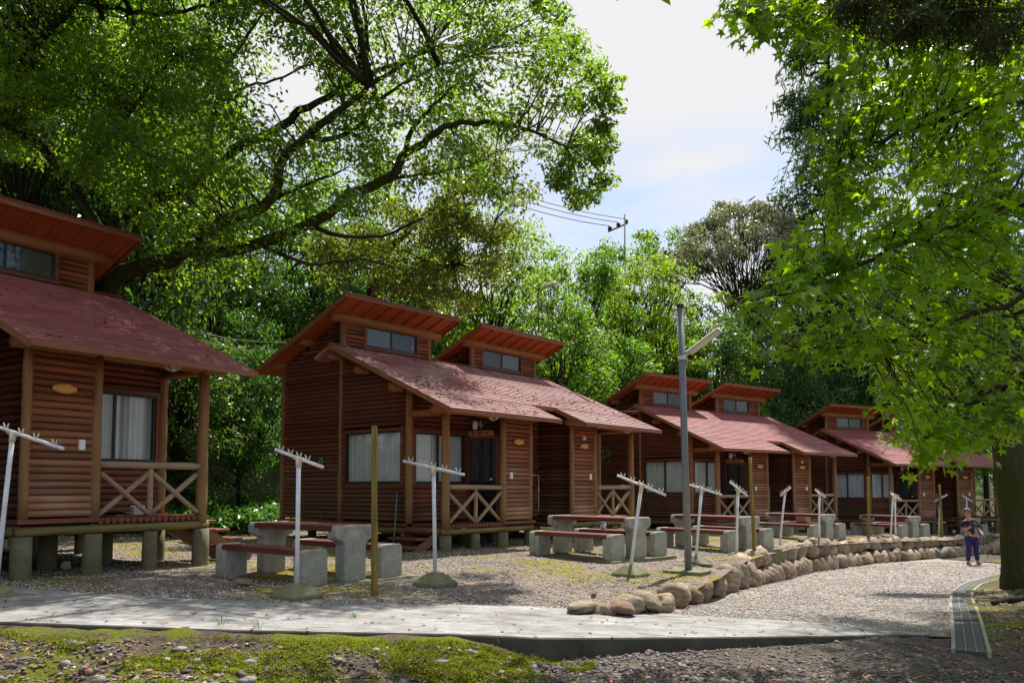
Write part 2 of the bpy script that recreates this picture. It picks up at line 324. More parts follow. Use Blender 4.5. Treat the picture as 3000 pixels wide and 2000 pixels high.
M['lf_cedar'] = leaf('cedar_sprays', (.018, .034, .012), (.035, .062, .018), (.06, .09, .02), (.10, .22, .03), .3, .6, .25)
M['lf_star'] = leaf('star_leaves', (.03, .08, .008), (.06, .16, .010), (.10, .19, .04), (.36, .68, .004), .55, .4, .6, 0)
M['lf_low'] = leaf('undergrowth_leaves', (.03, .07, .014), (.06, .14, .02), (.09, .18, .03), (.18, .42, .03), .4)
M['mosstuft'] = leaf('moss_tufts', (.07, .085, .006), (.19, .215, .01), (.36, .37, .02), (.26, .3, .015), .3, .85, .05, 0)
# ------------------------------------------------------------------ terrain
TX = [-30, -9, -2.7, 0, 2, 4.4, 8.3, 12.7, 17.9, 25, 60]; TZ = [-.9, -1.09, -1.18, -1.215, -1.26, -1.32, -1.46, -1.65, -1.93, -2.25, -3.0]
def sst(a, b, x):
    t = min(1, max(0, (x-a)/(b-a))); return t*t*(3-2*t)
def terr(x): return float(np.interp(x, TX, TZ))
def zslab(x): return -1.2-.02*x if x < 0 else -1.2-.05*x
WALL = [(1.62, 8.42), (1.78, 9.2), (2.25, 10.3), (3.14, 12.3), (3.75, 13.8), (4.55, 15.6), (5.6, 17.5), (6.95, 19.8), (8.45, 21.4), (10.1, 23.2), (12.0, 25.0), (15.1, 28.1), (20.0, 34.2), (28, 43), (40, 55)]
WX = [p[0] for p in WALL]; WY = [p[1] for p in WALL]
HB = [(-40, 4), (-14, 15), (-6, 22.5), (2, 31.5), (11, 41), (25, 50), (60, 66)]   # foot of the wooded slope
def seg_side(poly, x, y):              # + when (x, y) lies beyond (larger y of) the polyline
    return y-float(np.interp(x, [p[0] for p in poly], [p[1] for p in poly]))
def roadz(x, y):
    lin = float(np.interp(y, [8, 12.3, 15.6, 17.5, 19.8, 21.4, 23.2, 28.1, 34.5, 60], [-1.4, -1.61, -1.82, -1.95, -2.03, -2.06, -2.11, -2.32, -2.66, -3.8])); w_ = sst(8.4, 11.5, y)
    near = max(zslab(x), -1.42) if x < 4.2 else -1.41
    return near*(1-w_)+lin*w_-.01
def hillz(x, y): 
    d = seg_side(HB, x, y); 
    return terr(x)+ (0 if d < 0 else min(d, 60)*.30*sst(0, 3, d))
def bumpz(x, y, s=1): return .02*s*mnoise.noise(Vector((x*1.3, y*1.3, 0)))+.012*s*mnoise.noise(Vector((x*5, y*5, 3)))
def sheet(name, x0, x1, y0, y1, st, zf, keep, m, clamp=None):
    nx = int((x1-x0)/st)+1; ny = int((y1-y0)/st)+1; idx = {}; vs = []; fs = []
    def vi(i, j):
        if (i, j) not in idx:
            x = x0+i*st; y = y0+j*st; idx[(i, j)] = len(vs); xc = clamp(x, y) if clamp else x; vs.append((xc, y, zf(xc, y)))
        return idx[(i, j)]
    for i in range(nx-1):
        for j in range(ny-1):
            x = x0+(i+.5)*st; y = y0+(j+.5)*st
            if keep(x, y): fs.append((vi(i, j), vi(i+1, j), vi(i+1, j+1), vi(i, j+1)))
    b = MB(); b.v = vs; b.f = fs; o = b.build(name, m, None, True); tag(o, kind='structure'); return o
FAR = [atz(x, y, zslab(X)) for x, y, X in ((0, 1719, -5.5), (510, 1750, -3.7), (893, 1767, -2.2), (1275, 1769, -.8), (1645, 1780, .5), (1990, 1798, 1.6), (2423, 1822, 3.1), (2717, 1856, 4))]
NEAR = [atz(x, y, zslab(X)) for x, y, X in ((0, 1820, -4.2), (701, 1845, -2.1), (1300, 1855, -.5), (1568, 1868, .2), (2100, 1865, 1.8), (2712, 1858, 4))]
farp = [(-30, 12.5), (-12, 10.3)]+[(p.x, p.y) for p in FAR]+[(6, 7.9)]
nearp = [(-30, 6.6), (-12, 6.5)]+[(p.x, p.y) for p in NEAR]+[(6, 7.9)]
def farY(x): return float(np.interp(x, [p[0] for p in farp], [p[1] for p in farp]))
def nearY(x): return float(np.interp(x, [p[0] for p in nearp], [p[1] for p in nearp]))
tagged = lambda o, l: tag(o, l)
wx = lambda y: float(np.interp(y, WY, WX))
DRAIN = [(2846, 1935, -1.46), (2846, 1913, -1.45), (2827, 1816, -1.52), (2811, 1747, -1.64), (2825, 1720, -1.70), (2879, 1696, -1.96), (2960, 1680, -2.01), (3060, 1668, -2.07)]
DP = [atz(x, y, z) for x, y, z in DRAIN]
def drainx(y): return float(np.interp(y, [p.y for p in DP], [p.x for p in DP]))
def terrz(x, y):
    z = terr(x); d = y-farY(x)
    if d < 1.2 and x < 3.5: z = zslab(x)*(1-sst(0, 1.2, d))+z*sst(0, 1.2, d)-.012
    return z+bumpz(x, y)*sst(0, .8, d)
tag(sheet('gravel_terrace', -16, 30, 7.5, 42, .2, terrz, lambda x, y: y > farY(x)-.05 and x < (wx(y)+.22 if y > 8.4 else 1.66) and seg_side(HB, x, y) < 1.2, M['terrace'], lambda x, y: min(x, wx(y)+.04) if y > 8.6 else x), 'gravel terrace with moss patches in front of the log cabins')
tag(sheet('gravel_road', .8, 60, 7.4, 60, .25, lambda x, y: roadz(x, y)+bumpz(x, y)*.6*sst(8.5, 10, y), lambda x, y: y > farY(x)-.05 and x > (wx(y)-.7 if y > 9.2 else 1.5) and x < drainx(y)+.1, M['road']), 'pale gravel road curving away beside the stone wall')
def forez(x, y):
    b = sst(.1, -.7, 0)
    bank = zslab(x)-.02-.14*max(0, nearY(x)-y)-.05*max(0, nearY(x)-y)**2
    low = (-1.385 if x < 1.2 else -1.385-.03*min(1, x-1.2))-.03*(6.8-y)
    t = sst(-.35, .45, x-.25*(6.5-y)); z = bank*(1-t)+low*t
    if x > 3.6: z = -1.415-.01*(7-y)*1
    k = 1.6 if t < .5 else 1.2
    z += bumpz(x, y, k)+(.055*mnoise.noise(Vector((x*2.6, y*2.6, 9)))+.035*mnoise.noise(Vector((x*8, y*8, 4))))*sst(0, .5, nearY(x)-y)*(1-.5*t)
    return z
tag(sheet('forecourt_ground', -9, 12, 2.0, 8.6, .06, forez, lambda x, y: y < nearY(x)+.12 and x < drainx(y)+.1 and (x > .35+.3*math.sin(y*3)-.1*(6.5-y)) and not (x > 3.9 and y > 7.75), M['forecourt']), 'dark pebbly ground below the concrete apron')
tag(sheet('mossy_bank', -9, 1.2, 2.0, 7.2, .05, forez, lambda x, y: y < nearY(x)+.10 and not (x > .35+.3*math.sin(y*3)-.1*(6.5-y)), M['mossbank']), 'mossy bank with litter along the near edge of the concrete')
# right side mossy ground beside the channel
def mossz(x, y):
    if y < 7.0: return forez(x, y)+.02*sst(.1, 1., x-drainx(y))
    return mossz_(x, y)*sst(7.0, 7.8, y)+forez(x, y)*(1-sst(7.0, 7.8, y))
def mossz_(x, y):
    d = x-drainx(y); base = roadz(x, y); return base+.02+sst(0.1, 1.5, d)*.10+.03*mnoise.noise(Vector((x*2, y*2, 1)))*sst(.2, .8, d)+bumpz(x, y)
tag(sheet('mossy_verge', 3.9, 34, 5.6, 26, .1, mossz, lambda x, y: x > drainx(y)+.06, M['mossground']), 'shaded mossy verge under the tree on the right')
# wooded slope and the far ground sheet
sheet('hillside', -46, 64, 6, 110, 1.2, hillz, lambda x, y: seg_side(HB, x, y) > -1.5, M['hill'])
g_ = MB(); g_.add([(-400, -60, -3.4), (400, -60, -3.4), (400, 700, -3.4), (-400, 700, -3.4)], [(0, 1, 2, 3)]); tag(g_.build('ground', M['hill']), kind='structure')
nz_ = sheet('near_ground', -46, 64, -12, 8, 1, lambda x, y: -1.75, lambda x, y: not (-9 < x < 12 and 2.2 < y), M['forecourt'])
nz2 = sheet('right_ground', 12, 64, 2, 50, 1, lambda x, y: -1.95-.03*max(0, y-10), lambda x, y: x > 14 and x > wx(y)+6, M['mossground'])
# concrete apron
sl = MB(); tops = []
xs = sorted(set([round(x, 2) for x in np.arange(-20, 4.0, .25)]+[4.0]))
for i in range(len(xs)-1):
    a, b = xs[i], xs[i+1]
    va = [(a, nearY(a), zslab(a)), (b, nearY(b), zslab(b)), (b, farY(b), zslab(b)), (a, farY(a), zslab(a))]
    sl.add(va, [(0, 1, 2, 3)])
    tops.append((a, b))
slab = empty('concrete_apron', (0, 7.5, -1.5)); tag(slab, 'pale brushed concrete apron crossing the foreground in front of the terrace', 'concrete slab')
o = sl.build('slab_top', M['slab'], slab); o.location = (0, -7.5, 1.5)
se = MB()
for a, b in tops:
    ba = .3*(1-sst(2.5, 4.2, a))+.02; bb = .3*(1-sst(2.5, 4.2, b))+.02
    ca = .012
    se.add([(a, nearY(a)-ca, zslab(a)-ba), (b, nearY(b)-ca, zslab(b)-bb), (b, nearY(b)-ca, zslab(b)-.012), (a, nearY(a)-ca, zslab(a)-.012), (b, nearY(b), zslab(b)), (a, nearY(a), zslab(a))], [(0, 1, 2, 3), (3, 2, 4, 5)])
    se.add([(a, farY(a), zslab(a)-.1), (b, farY(b), zslab(b)-.1), (b, farY(b), zslab(b)), (a, farY(a), zslab(a))], [(3, 2, 1, 0)])
o = se.build('slab_edge', M['slabside'], slab); o.location = (0, -7.5, 1.5); o['label'] = 'side of the apron with moss, its shade put into the dark colour'
ck = MB()
cp = [atz(x, y, zslab(X)+.003) for x, y, X in ((180, 1728, -4.6), (270, 1741, -4.2), (400, 1756, -3.7), (500, 1770, -3.2), (580, 1778, -2.9), (730, 1802, -2.4), (790, 1812, -2.2))]
for i in range(len(cp)-1):
    p, q = cp[i], cp[i+1]; d = Vector((0, .007, 0)); ck.add([tuple(p-d), tuple(q-d*.8), tuple(q+d*.8), tuple(p+d)], [(0, 1, 2, 3)])
o = ck.build('crack', M['interior'], slab); o.location = (0, -7.5, 1.5)
# ------------------------------------------------------------------ the duplex cabin
w_, p_, g_w, b_, D_, e_, ze, o_, vn, vt, zt, h0, h1, vh, zh, vb, zb, vc = 2.588, 1.682, 1.556, 1.01, 5.243, .621, 2.15, .453, .241, 2.985, 3.74, -.483, 2.964, 2.474, 4.753, 5.752, 3.396, 3.132
WW = 2*w_+g_w; zs = (zt-ze)/(vt+e_); zr = (zh-zb)/(vb-vh); HH = 1.1
def zlow(v): return ze+zs*(v+e_)
def zrear(v): return zh-zr*(v-vh)
def zunder(v): return (zlow(v) if v < vc else zrear(v))-.12
LR = .046
def logwall(mb, P, d, Lg, n, z0, ztop, openings=()):
    # half-round logs laid on a wall plane through P, along d (unit 2d), outward normal n (2d)
    k = 0
    while True:
        zc = z0+LR*(2*k+1); k += 1
        if zc > z0+5: break
        ss = np.linspace(0, Lg, 60); ok = [ztop(s) > zc+LR*.6 for s in ss]
        if not any(ok): break
        for (a, b, oz0, oz1) in openings:
            if zc+LR*.6 > oz0 and zc-LR*.6 < oz1: ok = [q and not (a < s < b) for q, s in zip(ok, ss)]
        i = 0
        while i < 60:
            if ok[i]:
                j = i
                while j+1 < 60 and ok[j+1]: j += 1
                if j > i:
                    a, b = ss[i], ss[j]
                    for (oa, ob, oz0, oz1) in openings:
                        if zc+LR*.6 > oz0 and zc-LR*.6 < oz1:
                            if abs(b-oa) < .15: b = oa
                            if abs(a-ob) < .15: a = ob
                    sg = max(2, int((b-a)/.35)); vs = []; fs = []
                    rr = LR*random.uniform(.94, 1.07); oo = random.uniform(-.004, .006)
                    prof = [(-.05, -1), (0, -1), (.62, -.8), (.97, -.3), (.97, .3), (.62, .8), (0, 1), (-.05, 1)]
                    for q in range(sg+1):
                        s = a+(b-a)*q/sg; w1 = random.uniform(-.0035, .0035); w2 = random.uniform(-.0025, .0025)
                        for pi, (ox, oz) in enumerate(prof):
                            off = (-.05 if ox < 0 else ox*(rr+w1)+oo)
                            vs.append((P[0]+d[0]*s+n[0]*off, P[1]+d[1]*s+n[1]*off, zc+oz*LR*.99+(w2 if 1 < pi < 6 else 0)))
                    m = len(prof)
                    for q in range(sg):
                        for t in range(m-1):
                            fs.append((q*m+t, q*m+t+1, (q+1)*m+t+1, (q+1)*m+t))
                    fs.append(tuple(range(m))); fs.append(tuple(range(sg*m, sg*m+m))[::-1]); mb.add(vs, fs)
                i = j+1
            else: i += 1
def curtain(mb, P, d, n, a, b, z0, z1, back, amp=.014):
    k = max(8, int((b-a)*48)); vs = []; ph = random.uniform(0, 6)
    for i in range(k+1):
        s = a+(b-a)*i/k; off = -back+amp*(math.sin(i*1.45+ph)+.5*math.sin(i*.61+ph*2))
        for z in (z0, z1): vs.append((P[0]+d[0]*s+n[0]*off, P[1]+d[1]*s+n[1]*off, z))
    mb.add(vs, [(2*i, 2*i+2, 2*i+3, 2*i+1) for i in range(k)])
def window(root, off, mir, P, d, n, a, b, z0, z1, mull=None, curt=True, screen=False, name='window'):
    def rect(mb, s0, s1, za, zb2, o0, o1):
        pts = [(P[0]+d[0]*s+n[0]*o, P[1]+d[1]*s+n[1]*o, z) for z in (za, zb2) for (s, o) in ((s0, o0), (s1, o0), (s1, o1), (s0, o1))]
        mb.add(pts, [(0, 3, 2, 1), (4, 5, 6, 7), (0, 1, 5, 4), (1, 2, 6, 5), (2, 3, 7, 6), (3, 0, 4, 7)])
    wn = MB(off, mir); t = .035
    rect(wn, a, b, z0, z0+t+.02, -.03, .03); rect(wn, a, b, z1-t, z1, -.03, .03); rect(wn, a, a+t, z0+t+.02, z1-t, -.03, .028); rect(wn, b-t, b, z0+t+.02, z1-t, -.03, .028)
    ml = mull if mull is not None else (a+b)/2
    rect(wn, ml-.02, ml+.02, z0+t+.02, z1-t, -.02, .02)
    f = wn.build(name, M['dark'], root)
    tr = MB(off, mir)
    rect(tr, a-.06, b+.06, z1+.002, z1+.06, -.03, .05); rect(tr, a-.06, b+.06, z0-.05, z0-.002, -.03, .06)
    rect(tr, a-.055, a-.002, z0, z1, -.03, .045); rect(tr, b+.002, b+.055, z0, z1, -.03, .045); tr.build('frame', M['sill'], f)
    gl = MB(off, mir)
    def quad(mb, s0, s1, za, zb2, o): mb.add([(P[0]+d[0]*s+n[0]*o, P[1]+d[1]*s+n[1]*o, z) for s, z in ((s0, za), (s1, za), (s1, zb2), (s0, zb2))], [(0, 1, 2, 3)])
    quad(gl, a+t, b-t, z0+t, z1-t, .006); gl.build('pane', M['glass'], f)
    bk = MB(off, mir)
    if screen:
        quad(bk, a+t, ml, z0+t, z1-t, -.012); bk.build('insect_screen', M['screen'], f)
        bb = MB(off, mir); quad(bb, ml, b-t, z0+t, z1-t, -.1); bb.build('dark_room', M['interior'], f)
    elif curt:
        curtain(bk, P, d, n, a+.01, b-.01, z0, z1, .06); bk.build('curtain', M['curtain'], f, True)
    else:
        quad(bk, a, b, z0, z1, -.1); bk.build('dark_room', M['interior'], f)
    return f
def shingles(mb, u0f, u1f, v0, v1, zf, sl, step=.125):
    # courses of shingles as thin wedges; sl = slope sign, v runs up from the eave
    n = int((v1-v0)/step*1.0+.999)
    for k in range(n):
        a = v0+k*step; b = min(v0+(k+1)*step+.02, v1)
        if a >= v1-.01: break
        th = .024; ua, ub = u0f(a), u1f(a); j = random.uniform(-.003, .003)
        za, zb2 = zf(a), zf(b)
        m = max(2, int((ub-ua)/.6)); vs = []
        for i in range(m+1):
            u = ua+(ub-ua)*i/m; w0 = random.uniform(-.004, .004)
            vs += [(u, a+w0, za), (u, a+w0, za+th), (u, b, zb2+.002)]
        fs = []
        for i in range(m):
            fs += [(3*i, 3*i+3, 3*i+4, 3*i+1), (3*i+1, 3*i+4, 3*i+5, 3*i+2)]
        fs += [(0, 1, 2), (3*m, 3*m+2, 3*m+1)]
        mb.add(vs, fs)
def cabin():
    H = HH; root = empty('log_cabin', (0, 0, 0)); off = (0, 0, H)
    for mir in (None, WW):
        A = lambda: MB(off, mir)
        # ---- walls
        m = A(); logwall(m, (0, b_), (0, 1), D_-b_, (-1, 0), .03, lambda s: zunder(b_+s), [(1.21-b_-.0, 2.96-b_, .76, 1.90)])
        m.build('log_wall', M['logY'], root, True)
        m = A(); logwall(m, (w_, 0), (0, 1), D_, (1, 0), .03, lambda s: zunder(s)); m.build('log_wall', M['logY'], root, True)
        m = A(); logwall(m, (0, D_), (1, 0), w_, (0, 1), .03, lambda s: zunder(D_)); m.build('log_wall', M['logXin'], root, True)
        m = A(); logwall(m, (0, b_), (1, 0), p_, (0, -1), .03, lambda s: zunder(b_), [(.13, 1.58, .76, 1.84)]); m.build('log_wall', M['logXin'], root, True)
        m = A(); logwall(m, (p_, 0), (1, 0), w_-p_, (0, -1), .03, lambda s: zunder(0.)-.05); m.build('log_wall', M['logX'], root, True)
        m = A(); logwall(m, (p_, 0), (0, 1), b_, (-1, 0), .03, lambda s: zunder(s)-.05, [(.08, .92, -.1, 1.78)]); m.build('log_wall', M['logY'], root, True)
        m = A(); logwall(m, (0, vc), (1, 0), w_, (0, -1), 3.70, lambda s: 4.40, [(.60, 2.20, 3.82, 4.33)]); m.build('log_wall', M['logX'], root, True)
        # ---- windows and door
        window(root, off, mir, (0, b_), (0, 1), (-1, 0), 1.21-b_, 2.96-b_, .78, 1.86)
        window(root, off, mir, (0, b_), (1, 0), (0, -1), .13, 1.58, .78, 1.82, mull=.80)
        window(root, off, mir, (0, vc), (1, 0), (0, -1), .62, 2.18, 3.84, 4.31, screen=True)
        # ---- posts
        for (u, v, z0, z1, r) in ((0, 0, -.1, 2.22, .083), (p_, -.01, 0, 2.2, .07), (w_, 0, 0, 2.2, .062), (0, b_, 0, zunder(b_), .085), (0, vc, 0, 4.34, .075), (0, D_, 0, zunder(D_), .07), (w_, vc, 3.72, 4.34, .07), (w_, D_, 0, zunder(D_), .07)):
            m = A(); m.log((u, v, z0), (u, v, z1), r, r*.93, 12, 7, .04); m.build('post', M['post'], root, True)
        # ---- purlins with their round ends
        for (v, z, r) in ((vc-.02, 4.40, .115), (4.2, 3.97, .09), (5.25, 3.56, .095)):
            m = A(); m.log((-.34, v, z), (w_+.33, v, z), r, r, 14, 8, .04); m.build('purlin', M['beam'], root, True)
        for (v, z, r) in ((vt+.2, 3.57, .085), (2.26, 3.18, .08), (1.22, 2.74, .085), (0, 2.24, .085)):
            m = A(); m.log((-.34, v, z-.03), (w_+.2, v, z-.03), r, r, 14, 8, .04); m.build('purlin', M['beam'], root, True)
        m = A(); m.log((0, -.12, 2.17), (0, b_, 2.17), .075, .075, 12, 4, .04); m.build('tie_beam', M['beam'], root, True)
        # ---- rear (high) roof
        rf = A(); shingles(rf, lambda v: h0, lambda v: h1, 0, (vb-vh), lambda v: zb+zr*v, 1)
        # flip: courses run from the back eave forward
        rf.v = [(x, (vb-(y)) if True else y, z) for x, y, z in rf.v]
        roof = rf.build('roof', M['roof'], root)
        sf = A(); t = .045
        sf.add([(h0, vh, zh-t), (h1, vh, zh-t), (h1, vb, zb-t), (h0, vb, zb-t), (h0, vh, zh-.004), (h1, vh, zh-.004), (h1, vb, zb-.004), (h0, vb, zb-.004)], [(0, 3, 2, 1), (4, 5, 6, 7), (0, 1, 5, 4), (1, 2, 6, 5), (2, 3, 7, 6), (3, 0, 4, 7)])
        sf.build('soffit', M['soffit'], roof)
        rr = A()
        for i in range(9):
            u = h0+.10+i*(h1-h0-.2)/8; rr.bar((u, vh+.03, zh-t-.026), (u, vc+.1, zrear(vc+.1)-t-.026), .035, .05)
        rr.build('rafter', M['soffit'], roof)
        fa = A(); fa.bar((h0-.02, vh-.018, zh-.03), (h1+.02, vh-.018, zh-.03), .028, .085)
        for u in (h0-.012, h1+.012): fa.bar((u, vh-.02, zh-.05), (u, vb+.02, zb-.05), .022, .11)
        fa.build('fascia', M['fascia'], roof)
        cp_ = A(); cp_.bar((h0-.03, vh-.01, zh+.024), (h1+.03, vh-.01, zh+.024), .09, .014); cp_.build('ridge_cap', M['roof'], roof)
        # ---- porch
        dk = A()
        nn = 17
        for i in range(nn):
            u = .02+i*(p_-.04)/nn; x1 = u+(p_-.04)/nn-.012
            dk.box((u, -.06, -.035), (x1, b_-.06, 0)); dk.tube([(u+.045, -.065, -.035), (u+.045, b_-.06, -.035)], .042, 8)
        dk.build('porch_deck', M['sill'], root)
        rl = empty('railing', (0, 0, H)); rl.parent = root
        if mir is not None: pass
        q = MB((0, 0, 0), mir)
        q.log((.06, 0, .72), (p_-.05, 0, .71), .052, .048, 12, 8, .06); q.build('top_rail', M['rail'], rl, True)
        q = MB((0, 0, 0), mir); q.log((.86, 0, 0), (.86, 0, .68), .043, .04, 10, 4, .05); q.build('baluster', M['rail'], rl, True)
        for (a, c) in ((.09, .83), (.89, p_-.08)):
            q = MB((0, 0, 0), mir); q.log((a, .012, .6), (c, .012, .04), .04, .038, 9, 5, .07); q.build('cross_brace', M['rail'], rl, True)
            q = MB((0, 0, 0), mir); q.log((a, -.018, .04), (c, -.018, .6), .038, .036, 9, 5, .07); q.build('cross_brace', M['rail'], rl, True)
        m = A(); m.log((-.1, 0, -.14), (w_+.08, 0, -.14), .062, .058, 12, 10, .06); m.build('base_beam', M['basebeam'], root, True)
        m = A(); m.log((0, .08, -.14), (0, D_, -.14), .075, .07, 12, 8, .05); m.log((w_, .08, -.14), (w_, D_, -.14), .075, .07, 12, 8, .05); m.log((0, D_, -.14), (w_, D_, -.14), .07, .07, 12, 6, .05); m.build('base_beam', M['basebeam'], root, True)
        
        for a_, c_ in (((p_-.04, -.09, -.05), (w_+.1, .02, 0.012)), ((w_, .021, -.05), (w_+.1, b_, .01)), ((-.09, b_, -.06), (0, D_+.05, 0.0))):
            m = A(); m.box(a_, c_); m.build('sill_board', M['sill'], root, bevel=.006)
        m = A(); m.box((p_+.02, .02, -.1), (w_-.02, b_, -.06)); m.box((.02, b_, -.1), (w_-.02, D_-.02, -.06)); m.build('floor', M['interior'], root)
        for u in (0, p_/2, p_, w_):
            for v in (0, b_+.05, 3.1, D_):
                if u == p_/2 and v > 0.5 and v != 3.1: pass
                r = .105 if (u in (p_/2,)) else .125
                m = A(); m.log((u, v, -HH), (u, v, -.205), r, r*.96, 14, 3, .015); m.build('pile', M['pile'], root, True)
        # ---- stairs beside the porch
        st = empty('steps', (0, 0, H)); st.parent = root
        for k in range(4):
            q = MB((0, 0, 0), mir); z = -.09-.145*k; u = -.10-.26*k
            q.box((u-.27, .12, z-.045), (u, .92, z)); q.build('tread', M['sill'], st, bevel=.006)
        q = MB((0, 0, 0), mir)
        for v in (.16, .86): q.bar((-.05, v, -.20), (-1.05, v, -.74), .05, .16)
        q.build('stringer', M['logXin'], st)
        # ---- lamp coil, bucket lamp, outlet
        m = A()
        cx, cz = .87, 2.10
        for k in range(5):
            pts = []
            for i in range(13):
                a = 2*math.pi*i/12; pt = Vector((math.cos(a)*.10, 0, math.sin(a)*.075)); pt.rotate(Matrix.Rotation(k*.63, 3, 'Z') @ Matrix.Rotation(.5*math.sin(k*2.1), 3, 'X')); pts.append((cx+pt.x, -.45+pt.y, cz+pt.z))
            m.tube(pts, .008, 5, False)
        m.tube([(cx, -.45, cz+.07), (cx, -.45, cz+.13)], .006, 5); m.tube([(cx, -.45, cz-.02), (cx, -.45, cz+.04)], .03, 8)
        m.build('vine_ball_lamp', M['bracket'], root, True)
        m = A(); uo = 1.90 if mir is None else w_-.10-.58
        uo = 1.9; m.box((uo-.04, -.075, .89), (uo+.04, -.03, 1.03)); m.build('outlet_box', M['white'], root, bevel=.006)
    # link between halves
    u0, u1 = w_, WW-w_
    m = MB(off); logwall(m, (u0, b_-.03), (1, 0), u1-u0, (0, -1), .03, lambda s: zunder(b_), [(1.02, 1.36, .74, 1.84)]); m.build('log_wall', M['logXin'], root, True)
    window(root, off, None, (u0, b_-.03), (1, 0), (0, -1), 1.06, 1.32, .78, 1.82, curt=False)
    m = MB(off); m.tube([(u1-.07, b_-.1, 1.0), (u1-.07, b_-.1, .12)], .012, 6); m.tube([(u0+1.05, b_-.1, 1.0), (u1-.07, b_-.1, 1.0)], .012, 6); m.build('water_pipe', M['white'], root, True)
    m = MB(off); logwall(m, (u0, D_), (1, 0), u1-u0, (0, 1), .03, lambda s: 2.7); m.build('log_wall', M['logXin'], root, True)
    # ---- front roof, one sheet with a notch between the halves
    ea1 = w_+.3; eb0 = WW-ea1
    rf = MB(off)
    shingles(rf, lambda v: -o_, lambda v: ea1, -e_, vn, zlow, 1); shingles(rf, lambda v: eb0, lambda v: WW+o_, -e_, vn, zlow, 1)
    shingles(rf, lambda v: -o_, lambda v: WW+o_, vn, vt+.001, zlow, 1)
    roof = rf.build('roof', M['roof'], root)
    roof['label'] = 'long red shingled front roof with a notch in its eave'
    sf = MB(off); t = .05
    def slabp(ua, ub, va, vb_):
        sf.add([(ua, va, zlow(va)-t), (ub, va, zlow(va)-t), (ub, vb_, zlow(vb_)-t), (ua, vb_, zlow(vb_)-t), (ua, va, zlow(va)-.004), (ub, va, zlow(va)-.004), (ub, vb_, zlow(vb_)-.004), (ua, vb_, zlow(vb_)-.004)], [(0, 3, 2, 1), (4, 5, 6, 7), (0, 1, 5, 4), (1, 2, 6, 5), (2, 3, 7, 6), (3, 0, 4, 7)])
    slabp(-o_, ea1, -e_, vn); slabp(eb0, WW+o_, -e_, vn); slabp(-o_, WW+o_, vn+.0005, vt)
    sf.build('soffit', M['soffit'], roof)
    fa = MB(off)
    for (a, c) in ((-o_-.01, ea1+.01), (eb0-.01, WW+o_+.01)): fa.bar((a, -e_-.012, ze-.035), (c, -e_-.012, ze-.035), .022, .075)
    for u, va in ((-o_-.012, -e_), (WW+o_+.012, -e_)): fa.bar((u, va-.01, zlow(va)-.045), (u, vt+.02, zlow(vt+.02)-.045), .022, .10)
    for u in (ea1+.012, eb0-.012): fa.bar((u, -e_-.01, zlow(-e_)-.045), (u, vn, zlow(vn)-.045), .022, .10)
    fa.bar((ea1+.024, vn-.012, zlow(vn)-.04), (eb0-.024, vn-.012, zlow(vn)-.04), .022, .08)
    fa.build('fascia', M['fascia'], roof)
    # short back slope of the front roof's ridge at both verges, and roof over the link
    for (a, c, dv) in ((-o_, -.06, .55), (WW+.06, WW+o_, .55), (w_+.06, WW-w_-.06, D_-vt+.2)):
        bs = MB(off)
        k = .42; n = max(1, int(dv/.125)); q = MB(); 
        for i in range(n):
            va = vt+i*dv/n; v2 = vt+(i+1)*dv/n
            bs.add([(a, va, zt-k*(va-vt)+.004), (c, va, zt-k*(va-vt)+.004), (c, v2, zt-k*(v2-vt)+.016), (a, v2, zt-k*(v2-vt)+.016), (a, v2, zt-k*(v2-vt)), (c, v2, zt-k*(v2-vt))], [(0, 1, 2, 3), (3, 2, 5, 4)])
        bs.add([(a, vt, zt-.07), (c, vt, zt-.07), (c, vt+dv, zt-k*dv-.07), (a, vt+dv, zt-k*dv-.07)], [(0, 3, 2, 1)])
        bs.add([(a, vt, zt-.07), (a, vt+dv, zt-k*dv-.07), (a, vt+dv, zt-k*dv+.01), (a, vt, zt+.004)], [(0, 1, 2, 3)])
        bs.add([(c, vt, zt-.07), (c, vt+dv, zt-k*dv-.07), (c, vt+dv, zt-k*dv+.01), (c, vt, zt+.004)], [(3, 2, 1, 0)])
        bs.build('back_slope', M['roof'], roof)
    for (a, c) in ((-o_-.03, 0), (WW, WW+o_+.03), (w_+.05, WW-w_-.05)):
        rc = MB(off); rc.bar((a, vt, zt+.018), (c, vt, zt+.018), .12, .014); rc.build('ridge_cap', M['roof'], roof)
    return root, off
root, off = cabin()
